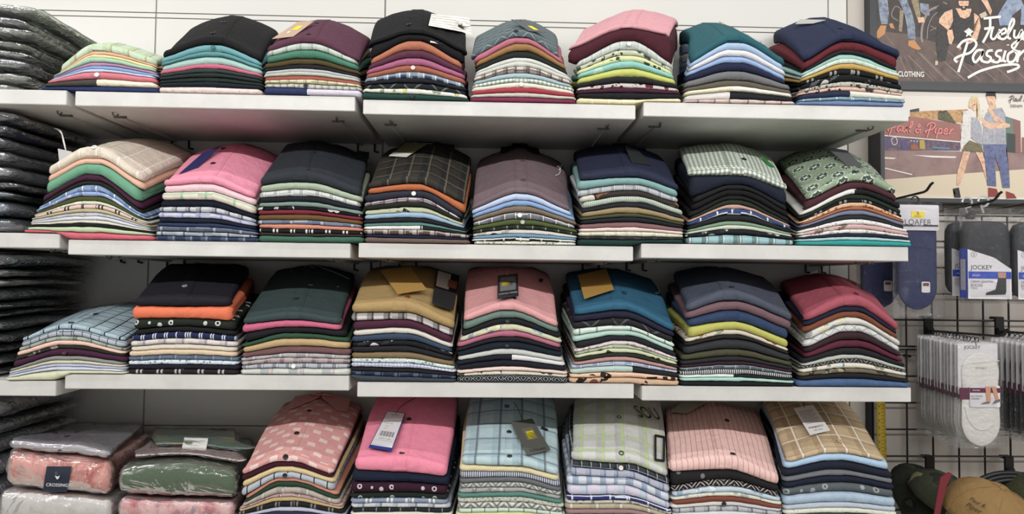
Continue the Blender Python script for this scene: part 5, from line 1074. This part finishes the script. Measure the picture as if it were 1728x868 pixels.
def noshow_pack(label, cx, ztop, y, sock, front=False, seed=0, grp='packs of no-show socks'):
    o = empty('no_show_sock_pack', (cx, y, ztop-.27), label, 'sock pack', grp); w_ = .056
    film_bag(o, cx-w_-.006, cx+w_+.010, ztop-.272, ztop+.004, y-.0062, y+.0052, seed, m_packfilm, .0008)
    mb = MB(); rrect(mb, cx-w_+.002, cx+w_-.004, ztop-.135, ztop, y+.0012, y+.0024, .006); c = mb.build('backing_card', m_white, o)
    def lobe(zc, rx, rz, zdir):
        v = []; f = []; n = 22; R = 8
        for j in range(n+1):
            an = PI*j/n; x = cx+.004+rx*math.cos(an)
            for i in range(2): pass
        pts = [(cx+.004+rx*math.cos(a), zc+rz*math.sin(a)*zdir) for a in [PI*i/n for i in range(n+1)]]
        return pts
    up = lobe(ztop-.075, .050, .050, 1)+[(cx-.044, ztop-.125), (cx+.050, ztop-.125)]
    lo = lobe(ztop-.205, .051, .062, -1)+[(cx-.045, ztop-.135), (cx+.052, ztop-.135)]
    for nm, pts in (('sock_toe', up), ('sock_heel', lo)):
        cxm = sum(p[0] for p in pts)/len(pts); czm = sum(p[1] for p in pts)/len(pts); vs = []; fs = []; n = len(pts); rings = ((1, .0006), (1.0, -.0008), (.96, -.0022), (.85, -.0030), (.4, -.0032))
        for sc_, dy in rings: vs += [(cxm+(x-cxm)*sc_, y+dy, czm+(z-czm)*sc_) for x, z in pts]
        for r in range(len(rings)-1):
            for i in range(n): fs.append((r*n+i, r*n+(i+1) % n, (r+1)*n+(i+1) % n, (r+1)*n+i))
        fs += [tuple(range((len(rings)-1)*n, len(rings)*n)), tuple(range(n))[::-1]]
        mesh_obj(nm, vs, fs, sock, o, True, [(p[0], p[2]) for p in vs])
    k = MB(); k.box((cx-w_+.002, y-.0040, ztop-.146), (cx+w_-.001, y-.0034, ztop-.116)); bd = k.build('paper_band', m_maroon, o)
    if front:
        X1, Z1 = Vector((1, 0, 0)), Vector((0, 0, 1))
        k = MB(); rrect(k, cx-.028, cx+.052, ztop-.166, ztop-.110, y-.0058, y-.0046, .004); cd_ = k.build('paper_label', m_white, o)
        k = MB(); k.box((cx-.028, y-.0066, ztop-.128), (cx+.052, y-.0060, ztop-.116)); k.build('print', m_maroon, cd_)
        for (a, b, c_, d_) in ((.012, .026, .006, .0), (.028, .040, .030, .048)):
            k = MB(); k.plate([(cx+a, y-.0068, ztop-.112), (cx+b, y-.0068, ztop-.112), (cx+b+(c_-.006)*.4, y-.0068, ztop-.152), (cx+a+(c_-.006)*.4+.004, y-.0068, ztop-.152)], (0, -1, 0), .0004); k.build('print_leg', plain('leg_skin2', 'c08f72', .6), cd_)
        for (a, dx) in ((.000, .0), (.030, .006)):
            k = MB(); k.plate([(cx+a, y-.0070, ztop-.158), (cx+a+.024, y-.0070, ztop-.155+dx), (cx+a+.022, y-.0070, ztop-.150+dx), (cx+a+.008, y-.0070, ztop-.153+dx)], (0, -1, 0), .0004); k.build('print_shoe', plain('shoe_grey', '6d6468', .6), cd_)
        lettering('NO SHOW', Vector((cx-.010, y-.0062, ztop-.137)), X1, Z1, .030, m_ink, cd_); lettering('SOCKS', Vector((cx-.014, y-.0062, ztop-.1435)), X1, Z1, .021, m_ink, cd_); lettering('woman', Vector((cx-.012, y-.0068, ztop-.122)), X1, Z1, .020, m_white, cd_)
        lettering('JOCKEY', Vector((cx-.016, y+.0005, ztop-.013)), X1, Z1, .044, m_ink, c); lettering('JOCKEY', Vector((cx+.004, y-.0038, ztop-.066)), X1, Z1, .030, plain('ink_pale', '9a989c', .6), o)
        MB().tube([(cx-.046, y-.0030, ztop-.058), (cx-.02, y-.0034, ztop-.052), (cx+.02, y-.0034, ztop-.048), (cx+.053, y-.0030, ztop-.046)], .0012, 6).build('cuff_edge', sock, o)
        MB().tube(smooth_pts([(cx-.040, y-.0030, ztop-.165), (cx-.030, y-.0036, ztop-.200), (cx-.004, y-.0036, ztop-.224), (cx+.028, y-.0036, ztop-.214), (cx+.046, y-.0030, ztop-.170)]), .0018, 6).build('opening_edge', sock, o)
    loop_hook(o, cx-.004, y+.0018, ztop+.0, m_black, .62, 'hanger_loop', 7)
    return o
# upper hooks
pA = at(1546, 352, .12); hA = at(1556, 345, .10)
hook('black hook carrying the navy loafer socks', hA.x, at(1552, 349, .35).z+.0, .27)
loafer_pack('navy socks pack with a yellow patch on its white header card', at(1550, 350, .125).x, at(1550, 346, .125).z, .125)
loafer_pack('second navy sock pack hanging behind the front one, half hidden by the shelf', at(1548, 350, .155).x-.070, at(1550, 346, .155).z-.002, .20, False)
hook('black hook carrying the crew sock packs in clear bags', at(1655, 352, .13).x, at(1640, 362, .35).z, .27)
hook('black hook near the picture edge carrying more crew socks', at(1735, 352, .13).x, at(1710, 362, .35).z, .27)
crew_pack('crew socks pack facing forward with blue side panel, foremost on its hook', at(1668, 360, .12).x, at(1668, 358, .12).z, .12, 11)
crew_pack('crew socks pack behind the foremost one, only its edge showing by the navy socks', at(1640, 360, .19).x, at(1640, 359, .19).z, .19, 12, side=False)
crew_pack('crew socks pack cut by the picture edge, next to the foremost crew pack', at(1752, 362, .125).x, at(1752, 360, .125).z, .125, 13, side=False)
# lower hooks with no-show socks
hb = at(1563, 566, .35); hz = hb.z+.014
hook('black hook holding a long row of white no-show socks', hb.x, hz, .285, .006)
NW = 13
ORD = 'zeroth first second third fourth fifth sixth seventh eighth ninth tenth eleventh twelfth'.split()
for i in range(NW):
    y = .150+i*.0135; t_ = i/(NW-1)
    lab = 'white no-show socks pack with printed label, first on its hook' if i == 0 else ('white no-show socks pack, innermost on the hook beside the wire grid' if i == NW-1 else 'white no-show socks pack, %s behind the labelled front one' % ORD[i])
    zt = at(1650, 579, .150).z+.0005*i
    if i == 0: ftop = zt
    noshow_pack(lab, hb.x+.004+.0015*math.sin(i*2.1)-.002*i*0, zt-.0, y, m_sockw, i == 0, 20+i, 'white no-show sock packs')
hb2 = at(1682, 566, .35)
m_sockb = fabric('h:232227,2a2a30;2')
hook('black hook holding black no-show socks at the picture edge', hb2.x, hz, .285, .006)
for i in range(9):
    noshow_pack('black no-show socks pack beside the white ones, %s on its hook' % ORD[i+1], hb2.x+.012+.001*math.sin(i*1.7), ftop-.002+.0004*i, .17+i*.0185, m_sockb, False, 50+i, 'black no-show sock packs')
# ------------------------------------------------------------------ caps and belts at the bottom
def cap(label, cx, cy, cz, r, cloth, tilt, turn, extra=None, brim=True, sq=(1, 1, 1)):
    o = empty('baseball_cap', (cx, cy, cz-r), label, 'cap', 'caps hanging on the wire grid')
    Rm = Matrix.Rotation(turn, 3, 'Z') @ Matrix.Rotation(tilt, 3, 'X'); c = Vector((cx, cy, cz)); mat = fabric(cloth)
    vs = []; fs = []; uv = []; n, m = 32, 12
    for j in range(m+1):
        th = PI/2*j/m*1.02
        for i in range(n):
            a = 2*PI*i/n; cr = 1-.02*abs(math.cos(3*a))**8
            rr = math.sin(th)*r*(1 if th < PI/2 else 1); p = Vector((rr*math.cos(a)*cr*sq[0], rr*math.sin(a)*cr*1.12*sq[1], math.cos(th)**.85*r*.92*cr*sq[2] if th < PI/2 else -.004))
            p += Vector((0, 0, .004*nz(p.x*30, p.y*30, cx))); vs.append(c+Rm@p); uv.append((a*r, th*r))
    for j in range(m):
        for i in range(n): fs.append((j*n+i, (j+1)*n+i, (j+1)*n+(i+1) % n, j*n+(i+1) % n))
    cr = mesh_obj('crown', vs, fs, mat, o, True, uv); sol = cr.modifiers.new('thickness', 'SOLIDIFY'); sol.thickness = .002
    for k in range(3):
        a = PI/6+k*PI/3
        MB().tube([c+Rm@Vector((math.sin(t)*r*1.003*math.cos(a)*sq[0], math.sin(t)*r*1.125*math.sin(a)*sq[1], abs(math.cos(t))**.85*r*.925*sq[2])) for t in [(-1+2*q/16)*PI/2 for q in range(17)]], .0012, 6).build('panel_seam', mat, cr)
    MB().disc(c+Rm@Vector((0, 0, r*.915*sq[2])), Rm@Vector((0, 0, 1)), .007, .004, 14).build('top_button', mat, o)
    if brim:
        vs = []; fs = []; uv = []
        for j in range(5):
            for i in range(17):
                a = lerp(PI*1.12, PI*1.88, i/16); e = 1+.62*j/4*math.sin((a-PI*1.12)/(PI*.76)*PI)**.6; x, y_ = r*e*math.cos(a), r*1.12*e*math.sin(a); z = -.010*(j/4)-.9*x*x*(j/4)
                vs.append(c+Rm@Vector((x*sq[0], y_*sq[1], z))); uv.append((x, y_))
        for j in range(4):
            for i in range(16): fs.append((j*17+i, j*17+i+1, (j+1)*17+i+1, (j+1)*17+i))
        b = mesh_obj('brim', vs, fs, mat, o, True, uv); sol = b.modifiers.new('thickness', 'SOLIDIFY'); sol.thickness = .003
    return o, c, Rm
m_camo = 'f:2f342b,1f2420,56553c;60'
hc = at(1565, 783, .35); hook('black hook the caps hang on', hc.x, hc.z-.018, .25)
hook('black hook the looped black belts hang on', at(1698, 783, .35).x, hc.z-.018, .2)
p = at(1552, 838, .27); cap('dark camouflage cap hanging on the hook behind the striped strap', p.x, .285, p.z-.016, .088, 'f:23271f,181b18,34372a;60', 1.05, .5)
p = at(1594, 850, .175); oc, c, Rm = cap('olive camouflage cap with a red and navy strap, between the dark and tan caps', p.x, .185, p.z, .080, 'f:3a3d2f,262a24,7d7650;60', .55, .75)
vs = [at(x, y, .072) for (x, y) in ((1586, 806), (1600, 797), (1606, 800), (1597, 818), (1591, 840), (1584, 872), (1575, 872), (1580, 840))]
MB().plate(vs, (0, -1, .2), .003).build('strap', fabric('p:7d2430'), oc)['label'] = 'red strap'
p = at(1664, 876, .06); oc, c, Rm = cap('plain tan cap with small black script, in front of the camouflage caps', p.x, .06, p.z, .09, 'p:94733f', .42, .42, None, True, (1, 1, 1.1))
def on_mesh(o, x, y):
    return min((v.co for v in o.data.vertices if v.co.y < c.y+.01), key=lambda q: (px(q)[0]-x)**2+(px(q)[1]-y)**2)
cr = [q for q in oc.children if q.name.startswith('crown')][0]; q = on_mesh(cr, 1640, 856); nn = (q-c).normalized(); xd = (Vector((.8, 0, -.55))-nn*nn.dot(Vector((.8, 0, -.55)))).normalized()
for s_, dd in (('Paul &', .012), ('Piper', -.006)): lettering(s_, q+nn*.006+nn.cross(xd)*dd, xd, nn.cross(xd), .034, plain('thread_black', '1a1814', .7), oc, shear=.25)
bl = MB()
for j, dr in enumerate((0, .008, .016)):
    bl.tube([at(1700, 850, .22)+Vector(((.118-dr)*math.cos(a), -.006*j, (.082-dr)*math.sin(a)+.0)) for a in [PI*q/24*1.15-.1 for q in range(25)]], .0062, 8)
o = bl.build('looped_belt', plain('black_rubber', '1b1b1d', .4), None, True); tag(o, 'black belts looped over the hook above the tan cap', 'belt')
p = at(1742, 858, .2); cap('olive and navy cap cut by the picture edge, below the belts', p.x, .2, p.z, .085, 'f:3d3f2a,262d45,33372a;60', .7, .5)
